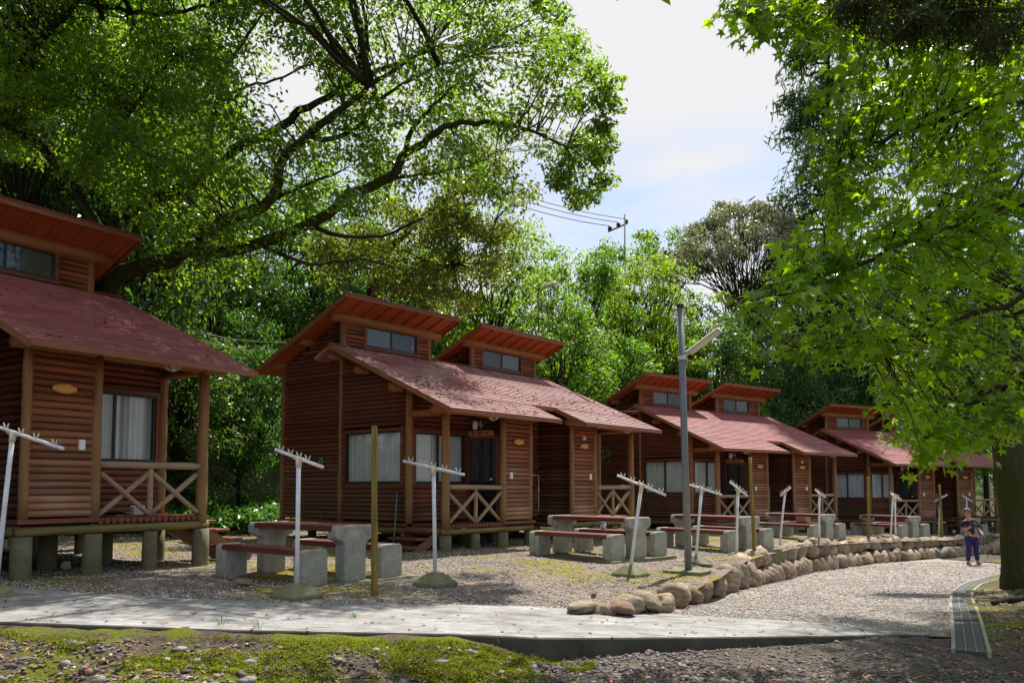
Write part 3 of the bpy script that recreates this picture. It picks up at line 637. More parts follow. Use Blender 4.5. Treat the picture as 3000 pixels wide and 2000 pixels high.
# doors: they open from the porches; on the left half the door is in the porch's inner wall
for mir in (None, WW):
    uL, uR = (1.60, 1.675)
    d = MB(off, mir); d.box((p_-.04, .12, .01), (p_-.01, .87, 1.72)); dd = d.build('door', M['dglass'], root, bevel=.004)
    d = MB(off, mir)
    for a, c in ((.065, .118), (.872, .925)): d.box((p_-.065, a, 0), (p_+.02, c, 1.78))
    d.box((p_-.065, .118, 1.722), (p_+.02, .872, 1.78)); d.build('frame', M['sill'], dd)
    d = MB(off, mir); d.tube([(p_-.04, .24, .88), (p_-.09, .24, .88)], .012, 8); d.tube([(p_-.105, .24, .88), (p_-.085, .24, .88)], .026, 10); d.build('handle', M['white'], dd, True)
for mir in (None, WW):
    A = lambda: MB(off, mir)
    m = A(); n = 14
    m.prism([(2.15+.165*math.cos(2*math.pi*k/n), 1.67+.062*math.sin(2*math.pi*k/n)*(1+.1*math.sin(k*2))) for k in range(n)], 1, -.075, -.045); m.build('name_plaque', M['plaque'], root, bevel=.008)
    m = A(); m.prism([(.16, 1.80), (.24, 1.785), (.80, 1.785), (.89, 1.82), (.87, 1.89), (.78, 1.915), (.26, 1.91), (.17, 1.875)], 0, p_-.095, p_-.07); nb = m.build('name_board', M['board'], root, bevel=.006)
    STR = ((.50, 1.885, .60, 1.888, .012), (.49, 1.862, .61, 1.862, .012), (.55, 1.89, .49, 1.81, .014), (.55, 1.85, .61, 1.81, .014), (.70, 1.87, .76, 1.872, .01), (.73, 1.89, .73, 1.815, .01), (.70, 1.84, .77, 1.84, .01), (.34, 1.88, .31, 1.84, .01), (.37, 1.88, .41, 1.84, .01), (.32, 1.835, .40, 1.835, .01), (.36, 1.835, .34, 1.81, .01))
    for sel in (range(0, 4), range(4, 7), range(7, 11)):      # three painted characters
        m = A()
        for v0, z0, v1, z1, t in [STR[q] for q in sel]: m.bar((p_-.0985, v0, z0), (p_-.0985, v1, z1), t, .004, (1, 0, 0))
        m.build('painted_character', M['dark'], nb)
    if mir is None:
        m = A(); m.tube([(p_-.16, .62, 1.93), (p_-.16, .62, 2.09), (p_-.16, .62, 2.115)], [.052, .060, .04], 14); m.bar((p_-.03, .62, 2.06), (p_-.12, .62, 2.06), .02, .02); m.build('bucket_lamp', M['white'], root, True)
        m = A(); m.tube([(p_-.12, .57, 2.03), (p_-.12, .49, 2.11), (p_-.12, .49, 1.95), (p_-.12, .57, 2.03)], .009, 6); m.tube([(p_-.12, .49, 2.03), (p_-.03, .49, 2.03)], .009, 6); m.build('lamp_bracket', M['bracket'], root)
    else:
        m = A(); m.tube([(w_-.02, -.09, 1.93), (w_-.28, -.13, 1.94), (w_-.31, -.14, 1.90)], [.018, .022, .035], 8); rl_ = m.build('red_lamp', M['red'], root, True)
        m = A(); m.tube([(w_-.31, -.14, 1.90), (w_-.31, -.14, 1.84), (w_-.31, -.14, 1.81)], [.03, .052, .03], 12); m.build('bulb', M['lampwhite'], rl_, True)
CAB = {'a': (-8.23, 6.605, -.403, 1.012), 'b': (-1.271, 15.642, -.705, .879), 'c': (6.306, 25.144, -.982, .676), 'd': (15.024, 32.509, -1.237, .476)}
CLAB = {'a': 'nearest red roofed log cabin, cut by the left edge, under the leaning tree',
        'b': 'log duplex with leaf strewn faded roof behind the first two picnic tables',
        'c': 'log duplex with clean bright red roof behind the tall grey lamp post',
        'd': 'farthest log duplex, its red roof partly covered by the star leaved branches at right'}
cabs = {}
for k in 'bacd':
    c = root if k == 'b' else copy_tree(root)
    x, y, z, a = CAB[k]; c.location = (x, y, z-HH); c.rotation_euler = (0, 0, a); cabs[k] = c
    tag(c, CLAB[k], 'log cabin', 'red roofed log cabins in a row')
    if k in 'ad':                       # only the two middle cabins carry the red lamp
        for q in [q for q in COL.objects if q.parent == c and q.name.startswith('red_lamp')]:
            for q2 in [z_ for z_ in COL.objects if z_.parent == q]: bpy.data.objects.remove(q2, do_unlink=True)
            bpy.data.objects.remove(q, do_unlink=True)
    fd = {'a': .12, 'b': .8, 'c': .2, 'd': .1}[k]
    for q1 in [q for q in COL.objects if q.parent == c]:
        q1.color = (1, 1, 1, fd)
        for q2 in [q for q in COL.objects if q.parent == q1]: q2.color = (1, 1, 1, fd)
def cloc(k, u, v, z):
    x, y, zz, a = CAB[k]; return Vector((x+u*math.cos(a)-v*math.sin(a), y+u*math.sin(a)+v*math.cos(a), zz+z))
# small things on the first cabin's porch and leaning on the second cabin
m = MB(); m.box((-.09, -.05, 0), (.09, .05, .13)); o = m.build('white_block', M['tin'], None, bevel=.012); o.location = cloc('a', 6.02, .5, .012); o.rotation_euler[2] = 1.0; tag(o, 'small white block lying on the porch deck of the nearest cabin', 'block')
m = MB(); a, c = cloc('b', -.42, 1.0, -.62), cloc('b', -.12, 1.22, .62); m.log(a, c, .014, .012, 8, 5, .03); tag(m.build('leaning_pole', M['bluestick'], None, True), 'thin blue green pole leaning on the log wall beside the porch steps', 'pole')
# ------------------------------------------------------------------ picnic sets
def rbox(mb, a, b): mb.box(a, b)
def make_table():
    t = empty('picnic_table', (0, 0, 0))
    for s in (-1, 1):
        m = MB(); x0, x1 = sorted((s*.95, s*.76)); pr = [(-.17, 0), (.17, 0), (.17, .46), (.205, .50), (.285, .53), (.315, .57), (.315, .66), (.29, .70), (-.29, .70), (-.315, .66), (-.315, .57), (-.285, .53), (-.205, .50), (-.17, .46)]
        # the end block is cut back behind the planks
        m.prism([(y, z) for y, z in pr], 0, x0, x1) if False else None
        xo = s*.95; xi = s*.86; m.prism(pr, 0, min(xo, xi), max(xo, xi)) if False else None
        m.prism(pr, 0, min(s*.95, s*.84), max(s*.95, s*.84))
        m.prism([(y, z) for y, z in pr if z < .6] if False else [(-.17, 0), (.17, 0), (.17, .46), (.205, .50), (.285, .53), (.30, .56), (.30, .622), (-.30, .622), (-.30, .56), (-.285, .53), (-.205, .50), (-.17, .46)], 0, min(s*.839, s*.75), max(s*.839, s*.75))
        m.build('end_block', M['concrete'], t, bevel=.014, seg=2)
    for i in range(3):
        y = -.2+i*.2; m = MB(); m.box((-.837, y-.094, .625), (.837, y+.094, .698)); m.build('top_plank', M['seat'], t, bevel=.006)
    return t
def make_bench():
    t = empty('picnic_bench', (0, 0, 0))
    for s in (-1, 1):
        m = MB(); pr = [(-.18, 0), (.18, 0), (.18, .39), (.145, .43), (-.145, .43), (-.18, .39)]
        m.prism(pr, 0, min(s*.95, s*.83), max(s*.95, s*.83)); m.prism([(-.165, 0), (.165, 0), (.165, .352), (-.165, .352)], 0, min(s*.829, s*.74), max(s*.829, s*.74))
        for z in (.15, .18): m.box((min(s*.90, s*.86), -.184, z), (max(s*.90, s*.86), .184, z+.012))
        m.build('end_block', M['concrete'], t, bevel=.012, seg=2)
    for i in range(2):
        y = -.086+i*.172; m = MB(); m.box((-.827, y-.082, .355), (.827, y+.082, .428)); m.build('seat_plank', M['seat'], t, bevel=.006)
    return t
def make_foot():
    m = MB(); m.box((-.2, -.95, -.3), (.2, .95, 0)); return m.build('concrete_footing', M['footing'], None, bevel=.01)
T0, B0, F0 = make_table(), make_bench(), make_foot(); used = set()
def inst(src, loc, rz, lab, cat, grp):
    c = src if src.name not in used else copy_tree(src)
    used.add(src.name); c.location = loc; c.rotation_euler = (0, 0, rz); tag(c, lab, cat, grp); return c
SETS = [((-2.48, 9.8), -39, 'by the nearest wooden pole', .0), ((1.66, 13.7), -45, 'left of the grey lamp post', 0), ((4.36, 16.6), -51, 'right behind the grey lamp post', 0),
        ((8.25, 22.5), -53, 'under the third cabin porch', 0), ((12.7, 26.8), -58, 'behind the wall\'s dark pole', 0), ((17.9, 32.5), -60, 'behind the person', 0)]
SP = []
for i, (cn, ang, where, dz) in enumerate(SETS):
    a = R(ang); ex = Vector((math.cos(a), math.sin(a), 0)); ey = Vector((-math.sin(a), math.cos(a), 0))
    ctr = Vector((cn[0], cn[1], 0))-ex*.95+ey*.8
    zb_ = terrz(ctr.x, ctr.y) + .02 if i else -1.175
    ctr.z = zb_; SP.append((ctr, ex, ey, a))
    inst(T0, ctr, a, 'concrete and red plank table '+where, 'picnic table', 'picnic tables on the terrace')
    inst(B0, ctr-ey*.62, a, 'low bench, near side of the table '+where, 'bench', 'picnic benches on the terrace')
    inst(B0, ctr+ey*.62, a, 'low bench, far side of the table '+where, 'bench', 'picnic benches on the terrace')
    inst(F0, ctr+ex*.86+Vector((0, 0, .004)), a, 'concrete footing under the table ends '+where, 'footing', 'footings under the picnic sets')
m = MB(); m.tube([(0, 0, 0), (0, 0, .11)], .05, 16); o = m.build('tin_can', M['tin'], None, True); c_, ex, ey, a = SP[1]; o.location = c_+ey*.62-ex*.36+Vector((0, 0, .43)); tag(o, 'white tin with a teal rim standing on the far bench left of the lamp post', 'tin')
m = MB(); m.tube([(0, 0, .11), (0, 0, .132)], .052, 16); m.build('lid', M['tealband'], o, True)
m = MB(); m.box((-.17, -.12, 0), (.17, .12, .24)); o = m.build('cardboard_box', M['cardboard'], None, bevel=.005); c_, ex, ey, a = SP[3]; o.location = c_+ey*.62-ex*.30+Vector((0, 0, .43)); o.rotation_euler[2] = a; tag(o, 'brown box standing on the far bench in front of the third cabin', 'box')
# ------------------------------------------------------------------ clothes line posts
def spike(m, base, d, ln): m.tube([base, base+d*ln*.5, base+d*ln], [.010, .009, .005], 6)
TP = [ # base px, top px, bar left px, bar right px, depth, label
 ((-14, 1722), (38, 1268), (-60, 1232), (185, 1314), 8.4, 'white T shaped clothes post cut by the left edge'),
 ((870, 1711), (875, 1343), (807, 1317), (946, 1368), 8.75, 'white T shaped clothes post in front of the nearest picnic table'),
 ((1275, 1680), (1270, 1372), (1182, 1350), (1360, 1390), 10.1, 'white T shaped clothes post before the porch steps of the second cabin'),
 ((1846, 1657), (1880, 1420), (1808, 1392), (1951, 1450), 11.7, 'leaning white T shaped clothes post by the second picnic table'),
 ((2038, 1628), (2056, 1431), (1999, 1413), (2115, 1449), 14.3, 'white T shaped clothes post just right of the tall grey lamp post'),
 ((2157, 1619), (2162, 1437), (2138, 1412), (2189, 1451), 15.8, 'white T shaped clothes post left of the first leaning wooden pole of the wall'),
 ((2283, 1597), (2300, 1440), (2286, 1452), (2316, 1428), 19.5, 'white clothes post with arm tilted up to the right, by the fourth table'),
 ((2399, 1588), (2401, 1446), (2388, 1435), (2419, 1457), 21.3, 'upright white clothes post before the near end of the fourth table'),
 ((2608, 1580), (2617, 1450), (2608, 1444), (2634, 1456), 25.0, 'left one of the two crossing white clothes posts by the fifth table'),
 ((2624, 1578), (2622, 1458), (2611, 1451), (2641, 1464), 25.5, 'right one of the two crossing white clothes posts by the fifth table'),
 ((2750, 1570), (2753, 1460), (2738, 1469), (2776, 1449), 31.0, 'white clothes post half hidden behind the third wooden pole'),
 ((2832, 1568), (2832, 1460), (2816, 1450), (2850, 1470), 32.0, 'white clothes post whose arm shows above the person')]
for i, (pb, pt, pl, pr, Y, lab) in enumerate(TP):
    B = at(pb[0], pb[1], Y); T = at(pt[0], pt[1], Y*1.0); Lp = at(pl[0], pl[1], Y+.12); Rp = at(pr[0], pr[1], Y-.12)
    t = empty('clothes_post', B); tag(t, lab, 'clothes post', 'white clothes posts on the terrace'); O = -B
    r = .024
    m = MB(O); m.tube([B+Vector((0, 0, -.1)), B.lerp(T, .5), T+Vector((0, 0, .01))], r, 12); m.build('pole', M['white'], t, True)
    m = MB(O); m.tube([Lp, Rp], .018, 12); m.build('crossbar', M['white'], t, True)
    m = MB(O); dn = (B-T).normalized(); m.tube([T+dn*.0, T+dn*.09], .031, 12); dd = (Rp-Lp).normalized(); m.tube([T-dd*.06, T+dd*.06], .026, 12)
    m.build('tee_joint', M['bracket'], t, True)
    for f in (.12, .32, .5, .68, .90):
        if i == 1 and f == .9: continue
        P = Lp.lerp(Rp, f)+Vector((0, 0, .016)); m = MB(O)
        for s in (-1, 1): spike(m, P+dd*s*.012, (Vector((0, 0, 1))+dd*s*.45).normalized(), .055)
        m.tube([P-dd*.02+Vector((0, 0, -.006)), P+dd*.02+Vector((0, 0, -.006))], .012, 6)
        m.build('hook', M['bracket'], t, True)
    m = MB(O); hb = .17; s0, s1 = .19, .085; bz = B.z
    vs = []
    for (s, z) in ((.20, bz-.30), (.20, bz-.105), (.075, bz+.015)):
        for (i2, j2) in ((-1, -1), (1, -1), (1, 1), (-1, 1)):
            ca = R(-38); x, y = i2*s, j2*s; vs.append((B.x+x*math.cos(ca)-y*math.sin(ca), B.y+x*math.sin(ca)+y*math.cos(ca), z))
    m.add(vs, [(0, 3, 2, 1), (8, 9, 10, 11)]+[(a, (a+1) % 4+(a//4)*4, (a+1) % 4+(a//4)*4+4, a+4) for a in range(8)])
    m.build('base_block', M['footing'], t, bevel=.01)
    if i in (0, 1):
        P = Lp.lerp(Rp, .94)+Vector((0, 0, .015)); m = MB(O); m.tube([P, P+Vector((-.008, 0, .05)), P+Vector((.012, 0, .07)), P+Vector((.024, 0, .045)), P+Vector((.014, 0, 0))], .004, 6); m.build('green_clip', M['green'], t, True)
# ------------------------------------------------------------------ wooden poles
ST = [((1097, 1733), (1097, 1248), 9.25, .036, 'mossy bare wooden pole in front of the second cabin, nearest of its kind'),
      ((2212, 1640), (2197, 1340), 16.4, .034, 'leaning wooden pole standing behind the start of the stone wall'),
      ((2545, 1648), (2543, 1396), 24.3, .045, 'dark wooden pole standing against the middle of the stone wall'),
      ((2763, 1628), (2752, 1419), 30.2, .048, 'wooden pole against the far stretch of the stone wall')]
for (pb, pt, Y, r, lab) in ST:
    B = at(*pb, Y); T = at(*pt, Y); t = empty('wooden_pole', B); tag(t, lab, 'wooden pole', 'bare wooden poles'); m = MB(-B); m.log(B+Vector((0, 0, -.15)), T, r*1.12, r*.92, 12, 12, .05); m.build('shaft', M['stake'], t, True)
    m = MB(-B); m.tube([T, T+Vector((0, 0, .05))], .004, 5); m.build('nail', M['dark'], t)
# ------------------------------------------------------------------ lamp post
B = at(2017, 1668, 12.4); T = at(1993, 897, 12.4); lp = empty('lamp_post', B); tag(lp, 'tall grey lamp post with a slanting fluorescent head, on a square plinth', 'lamp post'); O = -B
m = MB(O); m.tube([B, B.lerp(T, .5), T], [.056, .053, .048], 18); m.build('pole', M['lamppole'], lp, True)
m = MB(O); m.tube([T+Vector((0, 0, -.02)), T+Vector((0, 0, .035))], .057, 16); m.build('cap', M['dark'], lp, True)
ca = R(-35)
m = MB(O); vs = []
for z in (B.z-.3, B.z+.0):
    for (i2, j2) in ((-1, -1), (1, -1), (1, 1), (-1, 1)): vs.append((B.x+i2*.3*math.cos(ca)-j2*.27*math.sin(ca), B.y+i2*.3*math.sin(ca)+j2*.27*math.cos(ca), z))
m.add(vs, [(0, 3, 2, 1), (4, 5, 6, 7)]+[(a, (a+1) % 4, (a+1) % 4+4, a+4) for a in range(4)]); m.build('plinth', M['footing'], lp, bevel=.01)
P0 = at(2018, 1034, 12.4); P1 = at(2103, 970, 12.15); d = (P1-P0).normalized()
m = MB(O); m.tube([B.lerp(T, .80), P0+d*.02], .02, 8); m.tube([B.lerp(T, .825), P0+d*.02], .016, 8); hb_ = B.lerp(T, .80); m.tube([hb_+Vector((0, 0, -.03)), hb_+Vector((0, 0, .03))], .065, 16); m.build('arm', M['lampwhite'], lp, True)
up = d.cross(Vector((0, 1, 0))).normalized()*-1; 
sdv = d.cross(Vector((0, 0, 1))).normalized(); nrm = sdv.cross(d).normalized()
m = MB(O); q0, q1 = P0+d*0.0, P1+d*.03; vs = []
for c in (q0, q1):
    for k in range(7):
        an = math.pi*k/6; vs.append(c+sdv*.075*math.cos(an)+nrm*.05*math.sin(an))
m.add(vs, [tuple(range(7)), tuple(range(7, 14))[::-1]]+[(k, k+7, k+8, k+1) for k in range(6)]); hd = m.build('lamp_housing', M['lampwhite'], lp)
m = MB(O); vs = []
for c in (q0+d*.02, q1-d*.02):
    for k in range(7):
        an = -math.pi*k/6; vs.append(c+sdv*.066*math.cos(an)+nrm*(.05*math.sin(an)-.002))
m.add(vs, [tuple(range(7))[::-1], tuple(range(7, 14))]+[(k+1, k+8, k+7, k) for k in range(6)]); m.build('diffuser', M['lampwhite'], lp, True)
tp = B.lerp(T, .92); m = MB(O); m.tube([T+Vector((-.05, 0, -.12)), T+Vector((-.13, 0, -.14)), T+Vector((-.11, 0, -.28)), T+Vector((-.05, 0, -.30))], .006, 5); m.tube([B.lerp(T, .81)+Vector((.06, 0, 0)), B.lerp(T, .79)+Vector((.09, -.02, 0)), B.lerp(T, .77)+Vector((.055, 0, 0))], .006, 5); m.build('wire_loop', M['bracket'], lp, True)
# second lamp head and the power pole far behind
P0 = at(1590, 843, 30); P1 = at(1625, 828, 29.6); bs_ = Vector((P0.x-.15, 30, hillz(P0.x, 30))); l2 = empty('lamp_post', bs_); tag(l2, 'distant lamp post, only its pale head showing among the trees behind the second cabin', 'lamp post')
m = MB(-bs_); m.tube([bs_, Vector((bs_.x, 30, P0.z-.05))], .035, 10); m.build('pole', M['lamppole'], l2, True); m = MB(-bs_); m.tube([Vector((bs_.x, 30, P0.z-.1)), P0, P1], [.03, .06, .07], 10); m.build('lamp_housing', M['lampwhite'], l2, True)
PT = at(1830, 628, 62); bs_ = Vector((PT.x, 62, 0)); pw = empty('power_pole', bs_); tag(pw, 'distant power pole with a crossarm and insulators rising above the treetops', 'power pole'); O = -bs_
m = MB(O); m.tube([bs_, PT], [.09, .06], 10); m.build('pole', M['dark'], pw, True)
xa, xb = at(1783, 678, 60.5), at(1836, 655, 63.5); m = MB(O); m.bar(xa, xb, .12, .12); m.build('crossarm', M['dark'], pw)
wires = []
for f in (.07, .53, .97):
    P = xa.lerp(xb, f); m = MB(O); m.tube([P, P+Vector((0, 0, .2)), P+Vector((0, 0, .38))], [.13, .17, .10], 8); m.build('insulator', M['dark'], pw, True); wires.append(P+Vector((0, 0, .38)))
for (px, py), P, nm in (((1545, 598), wires[0], 'lowest'), ((1555, 583), wires[1], 'middle'), ((1570, 573), wires[2], 'top')):
    e = at(px, py, 52); d = (e-P); m = MB(); pts = [P+d*t*1.5+Vector((0, 0, -.3*(t*(1-t))*4)) for t in [i/10 for i in range(11)]]; m.tube(pts, .028, 5); tag(m.build('power_line', M['dark']), nm+' of the three thin power lines running left from the distant pole', 'power line', 'power lines in the sky')
for (a, c, nm) in (((490, 945, 19), (840, 1003, 16.5), 'upper'), ((590, 990, 19.4), (800, 1024, 17), 'lower')):
    P, Q = at(*a), at(*c); m = MB(); m.tube([P.lerp(Q, t)+Vector((0, 0, -.12*t*(1-t)*4)) for t in [i/8 for i in range(9)]], .009, 5); tag(m.build('cable', M['bracket']), nm+' pale cable strung between the first and second cabin', 'cable', 'cables between the cabins')
P, Q = cloc('b', WW-w_+.35, 1.5, 3.1), cloc('c', -.2, 1.9, 3.0); P = at(1640, 1120, 19.6); Q = at(1870, 1203, 25.6); m = MB(); m.tube([P.lerp(Q, t)+Vector((0, 0, -.25*t*(1-t)*4)) for t in [i/8 for i in range(9)]], .014, 5); tag(m.build('cable', M['dark']), 'dark sagging cable from the second cabin roof to the third cabin', 'cable')
# ------------------------------------------------------------------ boulders
def rock_mesh(seed, sx, sy, sz):
    bm = bmesh.new(); bmesh.ops.create_icosphere(bm, subdivisions=3, radius=.5); rs = random.Random(seed); o3 = Vector((rs.uniform(0, 50), rs.uniform(0, 50), rs.uniform(0, 50)))
    planes = [Vector((rs.gauss(0, 1), rs.gauss(0, 1), rs.gauss(0, 1))).normalized() for _ in range(7)]
    for v in bm.verts:
        c = v.co.normalized(); r = .5*(1+.28*mnoise.noise(c*1.2+o3)+.09*mnoise.noise(c*3.5+o3))
        p = c*r
        for i, n in enumerate(planes):
            lim = .27+.03*i; dd = p.dot(n)
            if dd > lim: p -= n*(dd-lim)*.85
        v.co = Vector((p.x*sx, p.y*sy, p.z*sz))
    me = bpy.data.meshes.new('stone'); bm.to_mesh(me); bm.free(); me.polygons.foreach_set('use_smooth', [True]*len(me.polygons)); me.materials.append(M['boulder']); return me
RM = [rock_mesh(i, 1.15, 1.1, 1.12) for i in range(10)]
def put_rock(name, loc, sz, rz, parent=None, k=None):
    o = bpy.data.objects.new(name, RM[k if k is not None else random.randrange(10)]); COL.objects.link(o); o.parent = parent
    o.location = loc; o.scale = sz; o.rotation_euler = (random.uniform(-.25, .25), random.uniform(-.25, .25), rz); return o
# single row of edging stones from the apron; photo pixel centre, width, height, depth
EDG = [((1682, 1796), .16, .035, 8.15), ((1705, 1778), .27, .09, 8.2), ((1752, 1782), .13, .09, 8.25), ((1780, 1786), .14, .09, 8.2), ((1822, 1781), .20, .11, 8.2), ((1852, 1767), .30, .14, 8.4), ((1892, 1762), .24, .17, 8.5), ((1940, 1768), .30, .20, 8.75), ((1972, 1748), .24, .22, 9.15), ((1994, 1738), .18, .19, 9.5),
       ((2022, 1742), .24, .20, 9.7), ((2052, 1728), .31, .22, 11.0), ((2094, 1711), .30, .31, 12.3), ((2126, 1698), .42, .34, 13.2), ((2150, 1690), .30, .36, 13.7), ((2174, 1685), .31, .35, 14.2), ((2196, 1680), .30, .35, 14.8), ((2060, 1652), .36, .06, 12.9)]
ordn = ['first', 'second', 'third', 'fourth', 'fifth', 'sixth', 'seventh', 'eighth', 'ninth', 'tenth', 'eleventh', 'twelfth', 'thirteenth', 'fourteenth', 'fifteenth', 'sixteenth', 'seventeenth']
for i, ((x, y), wd, ht, Y) in enumerate(EDG):
    P = at(x, y, Y); lab = (ordn[i]+' stone from the left end of the single row edging the terrace') if i < 17 else 'flat pale stone lying on the moss behind the edging row'
    tag(put_rock('edging_stone', P, (wd*1.22, .30 if ht > .1 else .22, ht*1.25), random.uniform(-.3, .3)+.5, None, i % 10), lab, 'stone', 'edging stones along the terrace')
wl = empty('stone_wall', (6.7, 19, -1.9)); tag(wl, 'low two course wall of rounded river boulders holding the terrace above the road', 'stone wall'); nst = 0
def wallpt(s, base=[None]):
    if base[0] is None:
        P = [(4.15, 14.75)]+WALL[5:]; ds = [0]
        for i in range(1, len(P)): ds.append(ds[-1]+math.dist(P[i], P[i-1]))
        base[0] = (P, ds)
    P, ds = base[0]; return Vector((float(np.interp(s, ds, [p[0] for p in P])), float(np.interp(s, ds, [p[1] for p in P])), 0))
for course in (0, 1):
    s = -.1 if course == 0 else -.25
    cnt_ = 0
    while s < 29.5 and nst < 100 and cnt_ < (58 if course == 0 else 46):
        cnt_ += 1
        q = s+.1; P = wallpt(max(0, s)); d = (wallpt(max(0, s)+.3)-P).normalized(); f = 1+.0*s
        wd = random.choice([random.uniform(.22, .36), random.uniform(.34, .62)])*(1 if course == 0 else 1.25)*(1+.055*max(0, s-5)); inn = Vector((-d.y, d.x, 0))
        top = terr(P.x)+.05; bot = roadz(P.x+.3, P.y)-.05; hh = (top-bot)
        ht = hh*.56; z = bot+hh*.27 if course == 0 else top-ht*.42
        tilt = put_rock('stone', P+d*(wd*.5+min(0, s))+inn*(-.03+.20*course)+Vector((-6.7, -19, z+1.9+random.uniform(-.02, .02))), (wd*1.02, .36, ht*random.uniform(.85, 1.22)), math.atan2(d.y, d.x)+random.uniform(-.12, .12), wl); nst += 1
        if course == 0: tilt.rotation_euler[1] += random.uniform(-.35, .15)
        s += wd*.97
for i, ((x, y), wd, ht, Y, lab) in enumerate([((2352, 1583), .30, .14, 20.8, 'left of two boulders lying on the terrace behind the wall'), ((2378, 1586), .26, .15, 20.6, 'right of two boulders lying on the terrace behind the wall'), ((2580, 1578), .26, .14, 25.6, 'small reddish stone on the ground beside the crossing clothes posts'), ((680, 1694), .10, .07, 10.0, 'small reddish stone below the nearest picnic bench'), ((712, 1703), .24, .06, 9.8, 'flat pale stone lying on the moss before the nearest picnic bench'), ((195, 1655), .12, .09, 10.6, 'grey stone on the ground before the nearest cabin'), ((1738, 1743), .06, .05, 8.9, 'dark small stone lying on the gravel left of the edging row')]):
    tag(put_rock('loose_stone', at(x, y, Y), (wd, wd*.8, ht*1.2), random.uniform(0, 3), None, (i*3) % 10), lab, 'stone')
# ------------------------------------------------------------------ drain channel
def ribbon(mb, off0, off1, dz, h=0.0, rep=None):
    P = [p for p in DP]; pts = []
    for i in range(len(P)-1):
        for k in range(6): pts.append(P[i].lerp(P[i+1], k/6))
    pts.append(P[-1]); sm = []
    for i in range(len(pts)):
        a = pts[max(0, i-4)]; c = pts[min(len(pts)-1, i+4)]; sm.append((pts[i]+a+c)/3 if 4 <= i < len(pts)-4 else pts[i])
    out = []
    for i, p in enumerate(sm):
        d = (sm[min(i+1, len(sm)-1)]-sm[max(i-1, 0)]); n = Vector((d.y, -d.x, 0)).normalized(); z = p.z+dz
        gz_ = roadz(p.x, p.y); out.append((p+n*off0, p+n*off1, gz_+.02+dz))
    vs = []
    for a, b, z in out: vs += [(a.x, a.y, z), (b.x, b.y, z), (b.x, b.y, z-h-.03), (a.x, a.y, z-h-.03)]
    fs = []
    for i in range(len(out)-1): fs += [(4*i, 4*i+1, 4*i+5, 4*i+4), (4*i+1, 4*i+2, 4*i+6, 4*i+5), (4*i+3, 4*i, 4*i+4, 4*i+7)]
    fs.append((0, 3, 2, 1)); mb.add(vs, fs); return out
M['grate'] = plain('grey_grating', (.05, .058, .056), .75, var=.25, sc=30); M['edgel'] = concrete('pale_kerb', (.20, .20, .16), (.36, .36, .30)); M['edger'] = concrete('lichen_kerb', (.20, .21, .11), (.36, .37, .2))
dr = empty('drain_channel', DP[0]); tag(dr, 'narrow dark grey drain strip with pale side edges curving past the tree', 'drain'); O = -Vector(DP[0])
for nm, a, c, z, mt in (('cover_strip', -.115, .115, .004, 'grate'), ('side_edge', -.15, -.117, .012, 'edgel'), ('side_edge', .117, .15, .012, 'edger'), ('seam_line', -.043, -.037, .008, 'edgel'), ('seam_line', .037, .043, .008, 'edgel')):
    m = MB(O); ribbon(m, a, c, z, .05); m.build(nm, M[mt], dr)
m = MB(O); q = DP[1].lerp(DP[2], .65); q.z = roadz(q.x, q.y)+.02; m.box((q.x-.13, q.y-.008, q.z+.001), (q.x+.13, q.y+.008, q.z+.014)); m.build('joint', M['dark'], dr)
# teal tent glimpsed at the right edge
b0 = Vector((22.9, 33, -1.8)); tn = MB(); tn.prism([(-1.6, 0), (1.6, 0), (1.5, 1.2), (0, 2.0), (-1.5, 1.2)], 1, -1.5, 1.5); o = tn.build('tent', M['teal'], None, bevel=.1, seg=2); o.location = b0; tag(o, 'teal canvas tent glimpsed at the right edge behind the mossy trunk', 'tent')
# ================================================================== vegetation
def leaf_quads(C, size, aspect=.42, up=.9, out=None, droop=.3, tilt=.75):
    """one folded quad per leaf: C (n,3) centres"""
    n = len(C); nr = rng.normal(0, tilt, (n, 3)); nr[:, 2] += up
    if out is not None: nr += out*.55
    nr /= np.linalg.norm(nr, axis=1)[:, None]
    a = rng.normal(0, 1, (n, 3)); a[:, 2] -= droop
    if out is not None: a += out*.6
    a -= nr*np.sum(a*nr, axis=1)[:, None]; a /= np.linalg.norm(a, axis=1)[:, None]; b = np.cross(nr, a)
    L_ = size*rng.uniform(.7, 1.25, n)[:, None]; W_ = L_*aspect
    v = np.empty((n, 4, 3)); v[:, 0] = C-a*L_*.5; v[:, 1] = C+b*W_*.5+nr*W_*.12-a*L_*.05; v[:, 2] = C+a*L_*.5-nr*L_*.12; v[:, 3] = C-b*W_*.5+nr*W_*.12-a*L_*.05
    return v.reshape(-1, 3)
def cloud(clumps, per, size, name, m, parent, aspect=.42, up=.9, droop=.3, shell=.45, fl=1, tilt=.75):
    cs = []; os_ = []
    for (c, r) in clumps:
        k = max(6, int(per*rng.uniform(.6, 1.4))); d = rng.normal(0, 1, (k, 3)); d /= np.linalg.norm(d, axis=1)[:, None]
        rad = rng.uniform(0, 1, k)**shell; p = d*rad[:, None]*np.array(r); p[:, 2] -= .25*r[2]*(rad**2)*0
        cs.append(np.array(c)+p); os_.append(d)
    C = np.concatenate(cs); O = np.concatenate(os_); v = leaf_quads(C, size, aspect, up, O, droop, tilt)
    return np_mesh(name, v, 4, np.arange(len(v)), m, parent)
def limb(p, q, r0, r1, n=6, sag=.0, wob=.06):
    p = Vector(p); q = Vector(q); L_ = (q-p).length; pts = []
    for i in range(n+1):
        t = i/n; pts.append(p.lerp(q, t)+Vector((random.gauss(0, wob), random.gauss(0, wob), random.gauss(0, wob)))*L_*.5*math.sin(math.pi*t)*.5+Vector((0, 0, sag*L_*math.sin(math.pi*t))))
    return pts, [r0+(r1-r0)*i/n for i in range(n+1)]
